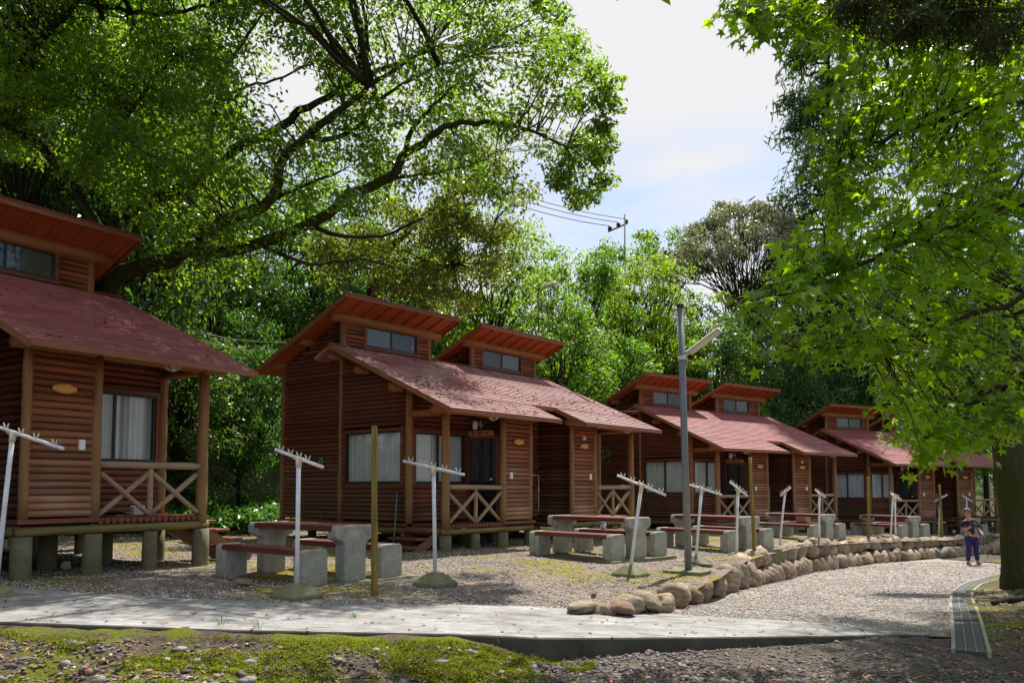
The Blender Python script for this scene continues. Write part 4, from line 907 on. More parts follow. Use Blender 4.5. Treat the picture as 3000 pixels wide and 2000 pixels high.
def proto(kind, seed, H=10., Rr=3.3, ncl=60, per=150, size=.2, mat='lf_mid', z0=.3, shape='round', cl=(.75, .75, .5), asp=.42, up=.9, trunk=.17, bk='bark'):
    global rng
    random.seed(seed); rng = np.random.default_rng(seed)
    root = empty(kind, (0, 0, -500)); tb = MB(); pts = []
    lean = Vector((random.uniform(-.06, .06), random.uniform(-.06, .06), 0)); fr = .9 if shape == 'cone' else .72
    for i in range(9): t = i/8; pts.append(Vector((lean.x*H*t*t+random.gauss(0, .06), lean.y*H*t*t+random.gauss(0, .06), H*fr*t-.3)))
    tb.tube(pts, [trunk*(1-.75*i/8)+(.06 if i == 0 else 0) for i in range(9)], 9, True, .08)
    cl_ = []
    for k in range(ncl):
        for _ in range(40):
            u = random.uniform(0, 1)
            if shape == 'cone':
                z = z0+(1-z0)*u; rr = Rr*(1-u)**.8+.25; a = random.uniform(0, 2*math.pi); r = rr*random.uniform(.35, 1)
                c = Vector((math.cos(a)*r, math.sin(a)*r, z*H-.12*r)); break
            if shape == 'umb':
                a = random.uniform(0, 2*math.pi); r = Rr*math.sqrt(random.random()); c = Vector((math.cos(a)*r, math.sin(a)*r, H*(.96-.20*(r/Rr)**2)+random.uniform(-.5, .1))); break
            a = random.uniform(0, 2*math.pi); ph = math.acos(random.uniform(-1, 1)); f = random.uniform(.45, 1)
            mid = H*(z0+1)/2; hz = H*(1-z0)/2
            c = Vector((math.cos(a)*math.sin(ph)*Rr*f, math.sin(a)*math.sin(ph)*Rr*f, mid+math.cos(ph)*hz*f))
            if shape == 'layer': c.z = mid+round((c.z-mid)/.9)*.9+random.uniform(-.12, .12)
            break
        s = random.uniform(.65, 1.35); cl_.append((tuple(c), (cl[0]*s, cl[1]*s, cl[2]*s)))
        base = H*fr*(.25+.7*max(0, min(1, (c.z/H-.12)))) if shape != 'cone' else c.z+.1
        if shape == 'umb': base = H*random.uniform(.42, .68)
        base = min(base, c.z+.3, H*fr*.97); t = base/(H*fr); b0_ = pts[0].lerp(pts[0], 0); i = min(7, int(t*8)); b0_ = pts[i].lerp(pts[i+1], t*8-i)
        r0 = max(.02, trunk*.34*(1-.5*t)); pp, rr_ = limb(b0_, c, r0, .010, 5, .05 if shape != 'cone' else -.03, .14); tb.tube(pp, rr_, 5, False)
        if shape == 'umb':
            for _ in range(3):
                c2 = c+Vector((random.uniform(-.7, .7), random.uniform(-.7, .7), random.uniform(0, .3))); pp, rr_ = limb(pp[3], c2, .022, .008, 3, 0, .1); tb.tube(pp, rr_, 4, False)
    tr = tb.build('trunk', M[bk], root, True)
    cr = cloud(cl_, per, size, 'crown', M[mat], root, asp, up)
    cr['kind'] = 'stuff' if False else 'leaves'
    del cr['kind']
    return root
PR = {
 'maple': proto('maple_tree', 21, ncl=85, per=130, size=.17, mat='lf_maple', z0=.22, shape='layer', cl=(.95, .95, .26), asp=.55, up=1.4),
 'maple2': proto('maple_tree', 22, Rr=3.6, ncl=90, per=120, size=.17, mat='lf_maple', z0=.15, shape='layer', cl=(.85, .85, .3), asp=.55, up=1.4),
 'mid': proto('broadleaf_tree', 31, ncl=80, per=150, size=.19, mat='lf_mid', z0=.2, cl=(.7, .7, .5), asp=.45),
 'mid2': proto('broadleaf_tree', 33, Rr=2.8, ncl=65, per=150, size=.19, mat='lf_mid', z0=.1, cl=(.65, .65, .5), asp=.45),
 'dark': proto('evergreen_tree', 41, ncl=90, per=170, size=.2, mat='lf_dark', z0=.08, cl=(.8, .8, .6), asp=.45, up=.6),
 'dark2': proto('evergreen_tree', 44, Rr=3.8, ncl=90, per=170, size=.2, mat='lf_dark', z0=.15, cl=(.95, .95, .55), asp=.45, up=.6),
 'grey': proto('umbrella_tree', 51, H=12, Rr=4.6, ncl=110, per=190, size=.18, mat='lf_grey', shape='umb', cl=(.62, .62, .34), asp=.4, trunk=.2),
 'cedar': proto('cedar_tree', 61, H=20, Rr=4.2, ncl=150, per=110, size=.42, mat='lf_cedar', z0=.2, shape='cone', cl=(1.0, 1.0, .45), asp=.16, up=.2, trunk=.3)}
tused = set()
def plant(kind, x, Y, top, rad, lab, zbase=None, grp='trees on the wooded slope', rz=None):
    X = at(x, 1428, Y).x; zb0 = hillz(X, Y) if zbase is None else zbase; H0, R0 = {'cedar': (20, 4.2), 'grey': (12.2, 4.9), 'dark': (10, 3.6), 'dark2': (10, 4.2), 'maple2': (10, 3.9)}.get(kind, (10, 3.5))
    zt_ = at(x, top, Y).z; h = zt_-zb0; c = PR[kind] if kind not in tused else copy_tree(PR[kind]); tused.add(kind)
    c.location = (X, Y, zb0-.1); c.rotation_euler = (0, 0, rz if rz is not None else (x*.37) % 6.28); c.scale = (rad/R0, rad/R0, h/H0); tag(c, lab, 'tree', grp); return c
TREES = [
 ('dark', 20, 17.5, -260, 3.0, 'dark evergreen at the left edge above the nearest cabin'),
 ('mid', 190, 20.5, -330, 3.2, 'green tree rising between the two dark evergreens at upper left'),
 ('dark2', 330, 19.5, -200, 3.0, 'dark evergreen behind the high roof corner of the nearest cabin'),
 ('mid2', 470, 24, -40, 3.1, 'green slope tree under the upper bough of the leaning tree'),
 ('maple', 60, 26, -500, 3.6, 'brighter tree top in the upper left corner'),
 ('dark', 600, 24, 430, 2.6, 'dark bushy evergreen over the gap left of the second cabin'),
 ('dark2', 760, 26.5, 480, 3.2, 'broad dark evergreen behind the back eave of the second cabin'),
 ('dark', 520, 19.6, 880, 1.9, 'low dark shrubby evergreen between the first and second cabin'),
 ('dark2', 700, 21.5, 900, 1.8, 'low dark evergreen touching the back corner of the second cabin'),
 ('mid', 950, 29, 500, 3.2, 'green tree behind the high roof of the second cabin'),
 ('dark', 1120, 28, 560, 3.0, 'dark tree behind the gap between the two high roofs of the second cabin'),
 ('maple2', 1290, 31, 560, 3.2, 'bright layered maple behind the second cabin, left of the hanging foliage edge'),
 ('maple', 1440, 31, 600, 3.2, 'bright maple above the right high roof of the second cabin'),
 ('maple2', 1600, 36, 622, 3.3, 'light green maple with a pointed top below the drooping bough'),
 ('mid', 1715, 34, 668, 2.7, 'green tree with drooping leaves below the distant power pole'),
 ('mid2', 1640, 28.5, 850, 2.6, 'leafy green tree beside the right end of the second cabin roof'),
 ('maple', 1850, 38, 690, 3.3, 'yellow green maple left of the tall grey lamp post'),
 ('mid', 1905, 48, 610, 3.6, 'bluish green treetop just right of the distant power pole'),
 ('maple2', 1960, 37, 760, 3.2, 'light green maple behind the top of the tall grey lamp post'),
 ('mid2', 1800, 32, 960, 2.9, 'dense green tree above the left high roof of the third cabin'),
 ('grey', 2180, 44, 548, 4.6, 'open umbrella shaped tree with pale crown and bare dark limbs'),
 ('dark', 2090, 38, 870, 3.3, 'dark tree between lamp head and third cabin roofs'),
 ('dark2', 2230, 40, 850, 3.6, 'dark rounded tree below the umbrella shaped tree'),
 ('mid2', 2180, 36.8, 1010, 2.6, 'dull green low tree behind the right high roof of the third cabin'),
 ('dark', 2370, 46, 600, 4.0, 'dark tree beneath the tall cedar'),
 ('dark2', 2400, 43, 980, 3.2, 'dark bushy tree directly behind the high roof of the farthest cabin'),
 ('dark', 2560, 50, 640, 4.2, 'dark tree seen through the star leaved branches'),
 ('mid', 2720, 52, 560, 4.4, 'green tree behind the star leaves, left of the mossy trunk'),
 ('dark2', 2890, 50, 500, 4.4, 'dark tree behind the mossy trunk'),
 ('mid2', 2985, 44, 900, 3.4, 'green tree at the right edge beyond the teal tent'),
 ('cedar', 2460, 45, -260, 4.9, 'tall cedar with feathery dark sprays standing against the sky'),
 ('cedar', 2800, 50, -500, 5.4, 'taller cedar behind the star leaved branches at upper right')]
for k, x, Y, top, rad, lab in TREES: plant(k, x, Y, top, rad, lab)
for k, x, Y, top, rad, lab in [('dark2', -420, 14.5, -300, 3.4, 'dark evergreen'), ]: pass
# the woods further back, one mass
random.seed(5); rng = np.random.default_rng(5)
cl_ = []
for i in range(900):
    x = random.uniform(-44, 60); fy = float(np.interp(x, [p[0] for p in HB], [p[1] for p in HB])); d = random.uniform(5, 30) if x > -8 else random.uniform(3, 30); y = fy+d
    if y > 100: continue
    z = hillz(x, y); px = 1500+FPX*x/y; lim = 9 if px < 500 else 5.0
    if 1450 < px < 2350: lim = 3.6
    s = random.uniform(1, 1.9); cl_.append(((x, y, z+random.uniform(0, lim)), (s, s, s*.7)))
tag(cloud(cl_, 70, .42, 'woodland', M['lf_dark'], None, .5, .6), 'dense dark woods filling the slope behind the separate trees', 'woodland', None, 'stuff')
# ---------------- the leaning tree over the first two cabins
LB = [ # (px, depth, radius)
 [((318, 1500), 15.2, .34), ((300, 1200), 15.1, .30), ((292, 980), 15., .27), ((300, 870), 14.9, .25)],
 [((300, 870), 14.9, .24), ((350, 805), 14.7, .19), ((429, 778), 14.4, .17), ((500, 760), 14.2, .155), ((561, 724), 14.0, .14), ((589, 689), 13.9, .13), ((679, 640), 13.8, .12), ((759, 612), 13.7, .11), ((812, 552), 13.6, .10), ((826, 469), 13.5, .09), ((893, 402), 13.4, .08), ((985, 330), 13.2, .07), ((1080, 255), 13, .05), ((1180, 190), 12.9, .03)],
 [((561, 726), 14.0, .12), ((640, 738), 14.1, .115), ((760, 714), 14.1, .11), ((880, 668), 14.0, .105), ((967, 625), 13.9, .10), ((1012, 576), 13.8, .095), ((1123, 531), 13.6, .09), ((1163, 496), 13.5, .085), ((1186, 450), 13.4, .08), ((1235, 418), 13.2, .072), ((1302, 376), 13.1, .062), ((1369, 360), 13, .05), ((1480, 362), 12.9, .04), ((1570, 388), 12.8, .03), ((1660, 430), 12.7, .018)],
 [((1186, 448), 13.4, .06), ((1212, 372), 13.3, .045), ((1266, 312), 13.2, .03), ((1330, 250), 13.1, .02)],
 [((300, 880), 14.9, .20), ((335, 690), 15, .16), ((348, 640), 15, .15), ((446, 585), 14.9, .15), ((558, 534), 14.8, .14), ((625, 482), 14.7, .13), ((714, 424), 14.6, .11), ((826, 370), 14.5, .09), ((875, 326), 14.4, .08), ((990, 270), 14.2, .06), ((1100, 210), 14, .045), ((1260, 150), 13.9, .03)],
 [((618, 490), 14.7, .085), ((620, 455), 14.7, .08), ((616, 380), 14.8, .07), ((647, 268), 14.9, .06), ((660, 200), 15, .05), ((714, 125), 15, .04), ((781, 22), 15, .025), ((830, -60), 15, .015)],
 [((650, 300), 14.9, .03), ((712, 256), 14.8, .03), ((800, 236), 14.7, .025), ((910, 190), 14.5, .018)],
 [((661, 643), 14.0, .05), ((730, 620), 14.2, .05), ((860, 560), 14.2, .035), ((1000, 500), 14, .02)],
 [((893, 402), 13.4, .06), ((1000, 402), 13.5, .045), ((1079, 339), 13.4, .04), ((1123, 286), 13.4, .032), ((1250, 210), 13.3, .02), ((1400, 160), 13.2, .014)],
 [((300, 690), 15, .12), ((215, 540), 14.6, .11), ((130, 440), 14.2, .10), ((60, 330), 13.9, .10), ((85, 200), 13.7, .09), ((105, 130), 13.6, .085), ((170, 60), 13.5, .08), ((225, 0), 13.4, .07), ((300, -90), 13.3, .05)],
 [((225, 0), 13.4, .05), ((350, 30), 13.5, .045), ((480, 42), 13.6, .04), ((600, 18), 13.8, .03), ((720, -30), 14, .02)],
 [((215, 540), 14.6, .07), ((300, 430), 14.4, .06), ((380, 330), 14.2, .05), ((450, 230), 14, .04), ((520, 160), 13.8, .02)],
 [((130, 440), 14.2, .06), ((40, 380), 13.6, .05), ((-60, 330), 13, .04)],
 [((900, 661), 14, .06), ((1000, 690), 14.2, .04), ((1120, 690), 14.3, .03), ((1240, 640), 14.3, .02)],
 [((1123, 531), 13.6, .04), ((1200, 515), 13.8, .03), ((1320, 500), 13.9, .02), ((1420, 470), 13.9, .012)],
 [((760, 716), 14.1, .05), ((900, 770), 14.3, .035), ((1050, 760), 14.5, .025), ((1180, 790), 14.6, .015)]]
random.seed(9); rng = np.random.default_rng(9)
bt = empty('leaning_tree', (at(318, 1500, 15.2).x, 15.2, terr(-7.5))); tag(bt, 'huge leaning tree with mossy limbs sweeping right above the first two cabins', 'tree'); O = -bt.location
LP = []; first = True
for i, Lm in enumerate(LB):
    P = [at(p[0], p[1], Y) for p, Y, r in Lm]; rr = [r for _, _, r in Lm]
    pts = []; rad = []; rr = [q*.86 for q in rr]
    for j in range(len(P)-1):
        for k in range(4):
            t = k/4; a = P[max(0, j-1)]; b = P[j]; c = P[j+1]; d = P[min(len(P)-1, j+2)]
            q = .5*((2*b)+(c-a)*t+(2*a-5*b+4*c-d)*t*t+(3*b-a-3*c+d)*t**3); pts.append(q+Vector((random.gauss(0, .012), random.gauss(0, .012), random.gauss(0, .012)))); rad.append(rr[j]+(rr[j+1]-rr[j])*t)
    pts.append(P[-1]); rad.append(rr[-1]); m = MB(O); m.tube(pts, rad, 10, True, .08); m.build('trunk' if i == 0 else 'limb', M['barkmoss'], bt, True)
    if i: LP += [(p, r) for p, r in zip(pts, rad)]
def inpoly(x, y, P):
    c = False; j = len(P)-1
    for i in range(len(P)):
        if (P[i][1] > y) != (P[j][1] > y) and x < (P[j][0]-P[i][0])*(y-P[i][1])/(P[j][1]-P[i][1])+P[i][0]: c = not c
        j = i
    return c
def clumps_in(poly, n, y0, y1, holes, rs, pts, tw, O, maxr=.02):
    out = []; k = 0
    xs_ = [p[0] for p in poly]; ys_ = [p[1] for p in poly]
    while k < n:
        x = random.uniform(min(xs_), max(xs_)); y = random.uniform(min(ys_), max(ys_))
        if not inpoly(x, y, poly): continue
        if any(((x-h[0])/h[2])**2+((y-h[1])/h[3])**2 < 1 for h in holes) and random.random() < .93: continue
        Y = random.uniform(y0, y1); c = at(x, y, Y); k += 1
        b = min(pts, key=lambda q: (q[0]-c).length*(1+.3*random.random()))
        pp, rr = limb(b[0], c, min(maxr, b[1]*.6), .005, 5, .06, .12); tw.tube(pp, rr, 4, False)
        s = random.uniform(.7, 1.3); out.append(((c.x+O.x, c.y+O.y, c.z+O.z), (rs[0]*s, rs[1]*s, rs[2]*s)))
    return out
BIGP = [(-150, -250), (1560, -200), (1600, 0), (1660, 90), (1690, 170), (1750, 235), (1765, 330), (1755, 480), (1725, 560), (1680, 570), (1620, 470), (1540, 400), (1500, 470), (1490, 560), (1440, 600), (1200, 560), (1000, 620), (800, 760), (560, 860), (430, 800), (430, 640), (300, 560), (0, 430), (-150, 420)]
HOLES = [(815, 330, 85, 55), (700, 190, 35, 60), (905, 240, 45, 30), (1010, 130, 35, 25), (1175, 140, 35, 22), (1470, 270, 60, 26), (640, 90, 30, 40), (400, 480, 70, 40), (950, 380, 40, 25)]
tw = MB(O)
cb = clumps_in(BIGP, 520, 12.4, 15.6, HOLES, (.46, .46, .30), LP, tw, O)
cb += clumps_in([(-150, -250), (760, -250), (700, 150), (560, 420), (330, 560), (0, 430), (-150, 420)], 130, 13.2, 15.8, [(700, 190, 35, 60)], (.46, .46, .30), LP, tw, O)
for _ in range(26):                         # fraying tips at the right
    x, y = random.choice([(1700, 180), (1740, 215), (1790, 235), (1770, 300), (1765, 380), (1760, 450), (1745, 520), (1715, 570), (1690, 585), (1640, 540), (1600, 480), (1630, 40), (1600, 10), (1660, 120)]); c = at(x+random.gauss(0, 12), y+random.gauss(0, 12), random.uniform(12.6, 13.6)); b = min(LP, key=lambda q: (q[0]-c).length)
    pp, rr = limb(b[0], c, .012, .004, 5, .1, .1); tw.tube(pp, rr, 4, False); cb.append(((c.x+O.x, c.y+O.y, c.z+O.z), (.26, .26, .16)))
tw.build('twigs', M['twig'], bt, True)
cloud(cb, 125, .105, 'crown', M['lf_big'], bt, .44, .8, .4)
ot = empty('olive_tree', (at(1180, 1000, 19).x, 19.5+.0, -1.1)); O = -ot.location; tag(ot, 'olive and rusty leaved tree hanging behind the high roof of the second cabin', 'tree')
ot.location = (at(1080, 1000, 22.4).x, 22.4, hillz(at(1080, 1000, 22.4).x, 22.4)); O = -ot.location
tk = [ot.location.copy(), at(1085, 1000, 22.2), at(1090, 850, 21.8), at(1130, 740, 20.8), at(1230, 640, 19.8), at(1350, 560, 19.2)]
m = MB(O); m.tube(tk, [.16, .15, .13, .11, .07, .03], 9, True, .08); m.build('trunk', M['bark'], ot, True)
tkp = [(p, .08) for p in tk[2:]]+[(tk[3].lerp(at(1350, 780, 19.5), t), .04) for t in (.3, .6, .9)]+[(tk[4].lerp(at(1480, 640, 18.8), t), .03) for t in (.3, .6, .9)]+[(tk[3].lerp(at(950, 700, 20), t), .03) for t in (.3, .6, .9)]
tw = MB(O); OP = [(900, 700), (1100, 600), (1250, 480), (1420, 430), (1530, 420), (1545, 560), (1500, 680), (1470, 780), (1420, 860), (1395, 930), (1300, 905), (1200, 860), (1050, 820), (900, 800)]
co_ = clumps_in(OP, 130, 18.2, 20.6, [], (.5, .5, .32), tkp, tw, O, .03); tw.build('twigs', M['twig'], ot, True)
cloud(co_, 120, .12, 'crown', M['lf_rust'], ot, .42, .6, .9)
# ---------------- star leaved tree at the right
def star_mesh(C, A, Nn, S, name, m, parent):
    # A: direction from stem to tip; Nn: normal; five pointed lobes
    n = len(C); A = A/np.linalg.norm(A, axis=1)[:, None]; Nn = Nn-A*np.sum(A*Nn, axis=1)[:, None]; Nn /= np.linalg.norm(Nn, axis=1)[:, None]; B = np.cross(Nn, A)
    ang = [0, 30, 58, 92, 125, 180, 235, 268, 302, 330]; rd = [1.0, .40, .86, .36, .70, .16, .70, .36, .86, .40]
    v = np.empty((n, 11, 3)); v[:, 0] = C
    curl = rng.uniform(.02, .34, n)[:, None]
    for i, (a, r) in enumerate(zip(ang, rd)):
        a = R(a); v[:, i+1] = C+(A*math.cos(a)+B*math.sin(a))*(S*r)[:, None]-Nn*(S[:, None]*curl*r*r)+Nn*(S[:, None]*.05*(1 if i % 2 else 0))
    tri = np.array([(0, i+1, (i+1) % 10+1) for i in range(10)]).ravel()
    idx = (np.arange(n)[:, None]*11+tri[None, :]).ravel(); return np_mesh(name, v.reshape(-1, 3), 3, idx, m, parent)
st_ = empty('star_leaved_tree', (9.6, 6.2, -1.7)); tag(st_, 'near tree whose large bright star shaped leaves hang in from the right', 'tree'); O = -st_.location
random.seed(31); rng = np.random.default_rng(31)
m = MB(O); m.tube([Vector((9.6, 6.2, -1.8)), Vector((9.5, 6.3, 1)), Vector((9.3, 6.4, 4)), Vector((9.2, 6.5, 7))], [.26, .22, .18, .1], 12, True, .05); m.build('trunk', M['bark'], st_, True)
BR = [[((4400, 100), 6.6), ((3500, -60), 6.4), ((3000, -40), 6.2), ((2600, -30), 6.1), ((2350, 10), 6.0), ((2190, 50), 5.9)],
      [((4400, 500), 6.5), ((3500, 330), 6.3), ((3000, 300), 6.2), ((2750, 360), 6.1), ((2550, 420), 6.1), ((2440, 520), 6.1)],
      [((4400, 700), 6.5), ((3400, 560), 6.2), ((2950, 600), 6.0), ((2700, 700), 5.9), ((2450, 790), 5.8), ((2250, 870), 5.7), ((2130, 900), 5.6)],
      [((4400, 900), 6.6), ((3400, 820), 6.4), ((3000, 860), 6.3), ((2750, 960), 6.2), ((2520, 1020), 6.1), ((2300, 1010), 6.0)],
      [((4400, 1000), 7), ((3400, 1020), 7), ((3050, 1080), 6.9), ((2850, 1180), 6.8), ((2700, 1270), 6.7)],
      [((3500, 330), 6.3), ((3100, 120), 7), ((2800, 130), 7.6), ((2560, 250), 8)],
      [((3400, 820), 6.4), ((3050, 620), 8), ((2750, 620), 8.6), ((2500, 720), 9)],
      [((3400, 1020), 7), ((3050, 900), 8.4), ((2850, 960), 9), ((2650, 1060), 9.4)]]
BPT = []
for Lm in BR:
    P = [at(p[0], p[1], Y) for p, Y in Lm]; m = MB(O); pts = []
    for j in range(len(P)-1):
        for k in range(5): pts.append(P[j].lerp(P[j+1], k/5)+Vector((random.gauss(0, .012), random.gauss(0, .012), random.gauss(0, .02))))
    pts.append(P[-1]); rr = [.03*(1-i/len(pts))+.005 for i in range(len(pts))]; m.tube(pts, rr, 7, True, .06); m.build('limb', M['twig'], st_, True); BPT += [(p, .02) for p in pts[4:]]
SP1 = [(2110, 905), (2200, 850), (2290, 780), (2340, 690), (2400, 640), (2420, 560), (2380, 470), (2400, 350), (2450, 240), (2420, 130), (2330, 150), (2150, 70), (2130, -60), (3100, -100), (3100, 1330), (2900, 1290), (2760, 1320), (2690, 1360), (2640, 1330), (2640, 1240), (2720, 1180), (2640, 1130), (2600, 1060), (2480, 1030), (2400, 1060), (2290, 1010), (2290, 960), (2360, 930), (2300, 900), (2180, 910)]
SH = [(2290, 980, 60, 20), (2560, 1150, 70, 60), (2250, 130, 60, 30), (2380, 320, 40, 60), (2560, 420, 60, 35)]
Cs, As, Ns, Ss = [], [], [], []; tw = MB(O)
def spray(x, y, Y):
    c = at(x, y, Y); b = min(BPT, key=lambda q: (q[0]-c).length)[0]
    if (b-c).length > 2.6: b = c+(b-c).normalized()*1.2
    pp, rr = limb(b, c, .006, .002, 6, .05, .08); tw.tube(pp, rr, 4, False)
    for i in range(random.randint(9, 15)):
        t = random.uniform(.35, 1.05); i0 = min(5, int(t*6)); q = pp[min(6, i0)].lerp(pp[min(6, i0+1)], max(0, t*6-i0) if i0 < 6 else 0)
        d = Vector((random.gauss(-.25, .8), random.gauss(0, .8), random.gauss(-.55, .45))).normalized(); q2 = q+d*random.uniform(.04, .16)+Vector((random.gauss(0, .07), random.gauss(0, .07), random.gauss(0, .05)))
        nn = Vector((random.gauss(-.1, .45), random.gauss(-.25, .5), 1.0)).normalized()
        Cs.append(tuple(q2+O)); As.append(tuple(d)); Ns.append(tuple(nn)); Ss.append(random.choice([random.uniform(.04, .07), random.uniform(.055, .10)]))
k = 0
while k < 900:
    x = random.uniform(2100, 3100); y = random.uniform(-100, 1360)
    if not inpoly(x, y, SP1): continue
    if any(((x-h[0])/h[2])**2+((y-h[1])/h[3])**2 < 1 for h in SH) and random.random() < .9: continue
    edge = min(1, max(0, (x-2300)/500)); spray(x, y, random.uniform(5.2, 6.6+3.6*edge)); k += 1
for _ in range(70): spray(random.uniform(2650, 2900), random.uniform(1150, 1345), random.uniform(6, 8.5))
tw.build('twigs', M['twig'], st_, True)
star_mesh(np.array(Cs), np.array(As), np.array(Ns), np.array(Ss), 'leaves', M['lf_star'], st_)
# ---------------- mossy trunk at the right edge
mt_ = empty('mossy_tree', (8.05, 13.2, -1.66)); tag(mt_, 'thick dark mossy trunk standing at the right edge beside the drain strip', 'tree'); O = -mt_.location
random.seed(3); rng = np.random.default_rng(3)
m = MB(O); pts = [Vector((9.42, 15.2, -2.1)), Vector((9.40, 15.2, -1.85)), Vector((9.37, 15.2, -1.4)), Vector((9.33, 15.2, -.6)), Vector((9.25, 15.2, .4)), Vector((9.18, 15.2, 1.8)), Vector((9.15, 15.2, 4)), Vector((9.2, 15.3, 7)), Vector((9.2, 15.3, 10)), Vector((9.2, 15.3, 14))]
pp = []; rr = []
R0_ = [.52, .43, .345, .31, .295, .285, .27, .22, .16, .05]
for j in range(len(pts)-1):
    for k in range(5): pp.append(pts[j].lerp(pts[j+1], k/5)); rr.append(R0_[j]+(R0_[j+1]-R0_[j])*k/5)
pp = [Vector((p.x*.868, p.y*.868, p.z*.868)) for p in pp]; rr = [r*.77 for r in rr]; m.tube(pp, rr, 26, True, .035); m.build('trunk', M['trunkmoss'], mt_, True)
tw = MB(O); cl_ = []
for i in range(95):
    a = random.uniform(0, 6.28); z = random.uniform(8.2, 14); r = random.uniform(.6, 2.8)*(1-.04*(z-4)); c = Vector((8.0+math.cos(a)*r, 13.2+math.sin(a)*r, z)); pp_, r_ = limb((8.0, 13.2, z+.3), c, .04, .008, 5, -.02, .08); tw.tube(pp_, r_, 5, False); cl_.append((tuple(c+O), (.95, .95, .4)))
for (x, y, Y) in [(2600, 60, 13), (2700, 120, 12.5), (2800, 80, 13), (2900, 160, 13), (2980, 90, 12.6), (2680, 20, 12.4), (2760, 190, 13.4), (2860, 30, 12.5), (2960, 230, 13.5), (2530, 10, 13), (2650, 1000, 15), (2700, 1060, 14.6), (2620, 960, 14.8), (2680, 920, 14.5), (2740, 1000, 15), (2600, 1090, 15)]:
    c = at(x, y, Y); pp_, r_ = limb((8.0, 13.2, c.z+.5), c, .04, .008, 5, -.02, .06); tw.tube(pp_, r_, 5, False)
    for _ in range(3): q = c+Vector((random.gauss(0, .3), random.gauss(0, .3), random.gauss(0, .2))); cl_.append((tuple(q+O), (.55, .55, .3)))
tw.build('twigs', M['bark'], mt_, True); cloud(cl_, 120, .26, 'crown', M['lf_cedar'], mt_, .14, .2, 1.2)
rt = MB(); 
for (pts_, r) in (([at(3060, 1720, 11.8), at(2990, 1750, 11.2), at(2945, 1780, 10.6), at(2910, 1800, 10.2)], .08), ([at(3060, 1760, 10.9), at(2995, 1790, 10.5), at(2960, 1806, 10.2)], .06)): rt.tube([Vector((p.x, p.y, mossz(p.x, p.y)+.03)) for p in pts_], [r, r*.8, r*.6, r*.3][:len(pts_)], 9, True, .1)
tag(rt.build('tree_root', M['barkmoss'], None, True), 'dark mossy roots lying on the verge at the right edge', 'root')
# ---------------- undergrowth between the cabins and on the slope foot
random.seed(13); rng = np.random.default_rng(13); cl_ = []
for i in range(260):
    x = random.uniform(460, 850); Y = random.uniform(17.5, 23); X = at(x, 1428, Y).x
    if seg_side(HB, X, Y) < -3.2: continue
    cl_.append(((X, Y, hillz(X, Y)+random.uniform(.1, .55)), (.34, .34, .2)))
for i in range(420):
    X = random.uniform(-16, 24); Y = float(np.interp(X, [p[0] for p in HB], [p[1] for p in HB]))+random.uniform(-.6, 2.5); cl_.append(((X, Y, hillz(X, Y)+random.uniform(.05, .6)), (.45, .45, .28)))
tag(cloud(cl_, 75, .13, 'undergrowth', M['lf_low'], None, .5, 1.1), 'low leafy undergrowth at the foot of the wooded slope', 'undergrowth', None, 'stuff')
# ================================================================== gravel, litter, moss
def scatter(name, P, S, m, kind='oct', flat=.55, seed=0):
    n = len(P); t = (1+5**.5)/2
    if kind == 'oct': bv = np.array([(1, 0, 0), (-1, 0, 0), (0, 1, 0), (0, -1, 0), (0, 0, 1), (0, 0, -1)], float); bf = [(0, 2, 4), (2, 1, 4), (1, 3, 4), (3, 0, 4), (2, 0, 5), (1, 2, 5), (3, 1, 5), (0, 3, 5)]
    else:
        bv = np.array([(-1, t, 0), (1, t, 0), (-1, -t, 0), (1, -t, 0), (0, -1, t), (0, 1, t), (0, -1, -t), (0, 1, -t), (t, 0, -1), (t, 0, 1), (-t, 0, -1), (-t, 0, 1)], float)/math.sqrt(1+t*t)
        bf = [(0, 11, 5), (0, 5, 1), (0, 1, 7), (0, 7, 10), (0, 10, 11), (1, 5, 9), (5, 11, 4), (11, 10, 2), (10, 7, 6), (7, 1, 8), (3, 9, 4), (3, 4, 2), (3, 2, 6), (3, 6, 8), (3, 8, 9), (4, 9, 5), (2, 4, 11), (6, 2, 10), (8, 6, 7), (9, 8, 1)]
    k = len(bv); v = np.repeat(bv[None], n, 0)*rng.uniform(.72, 1.28, (n, k, 1)); sc = np.stack([rng.uniform(.8, 1.4, n), rng.uniform(.6, 1.1, n), rng.uniform(.6, 1.1, n)*flat], 1)*np.asarray(S)[:, None]
    v = v*sc[:, None, :]; a = rng.uniform(0, 6.28, n); b = rng.normal(0, .35, n)
    x = v[..., 0]; y = v[..., 1]; z = v[..., 2]; y, z = y*np.cos(b)[:, None]-z*np.sin(b)[:, None], y*np.sin(b)[:, None]+z*np.cos(b)[:, None]; x, y = x*np.cos(a)[:, None]-y*np.sin(a)[:, None], x*np.sin(a)[:, None]+y*np.cos(a)[:, None]
    v = np.stack([x, y, z], -1)+P[:, None, :]; idx = (np.arange(n)[:, None]*k+np.array(bf).ravel()[None]).ravel(); return np_mesh(name, v.reshape(-1, 3), 3, idx, m)
def pick(n, fx, fy, ok, fz, dz=0):
    out = []
    while len(out) < n:
        x = fx(); y = fy(x)
        if ok(x, y): out.append((x, y, fz(x, y)+dz))
    return np.array(out)
random.seed(77); rng = np.random.default_rng(77)
def rx(Y): return random.uniform(-.66, .66)*Y
def samp(n, y0, y1, ok, fz, pw=1.0, xr=(-.66, .66)):
    out = []; 
    while len(out) < n:
        y = y0+(y1-y0)*random.random()**pw; x = random.uniform(*xr)*y
        if ok(x, y): out.append((x, y, fz(x, y)))
    return np.array(out)
edgef = lambda x, y: .35+.3*math.sin(y*3)-.1*(6.5-y)
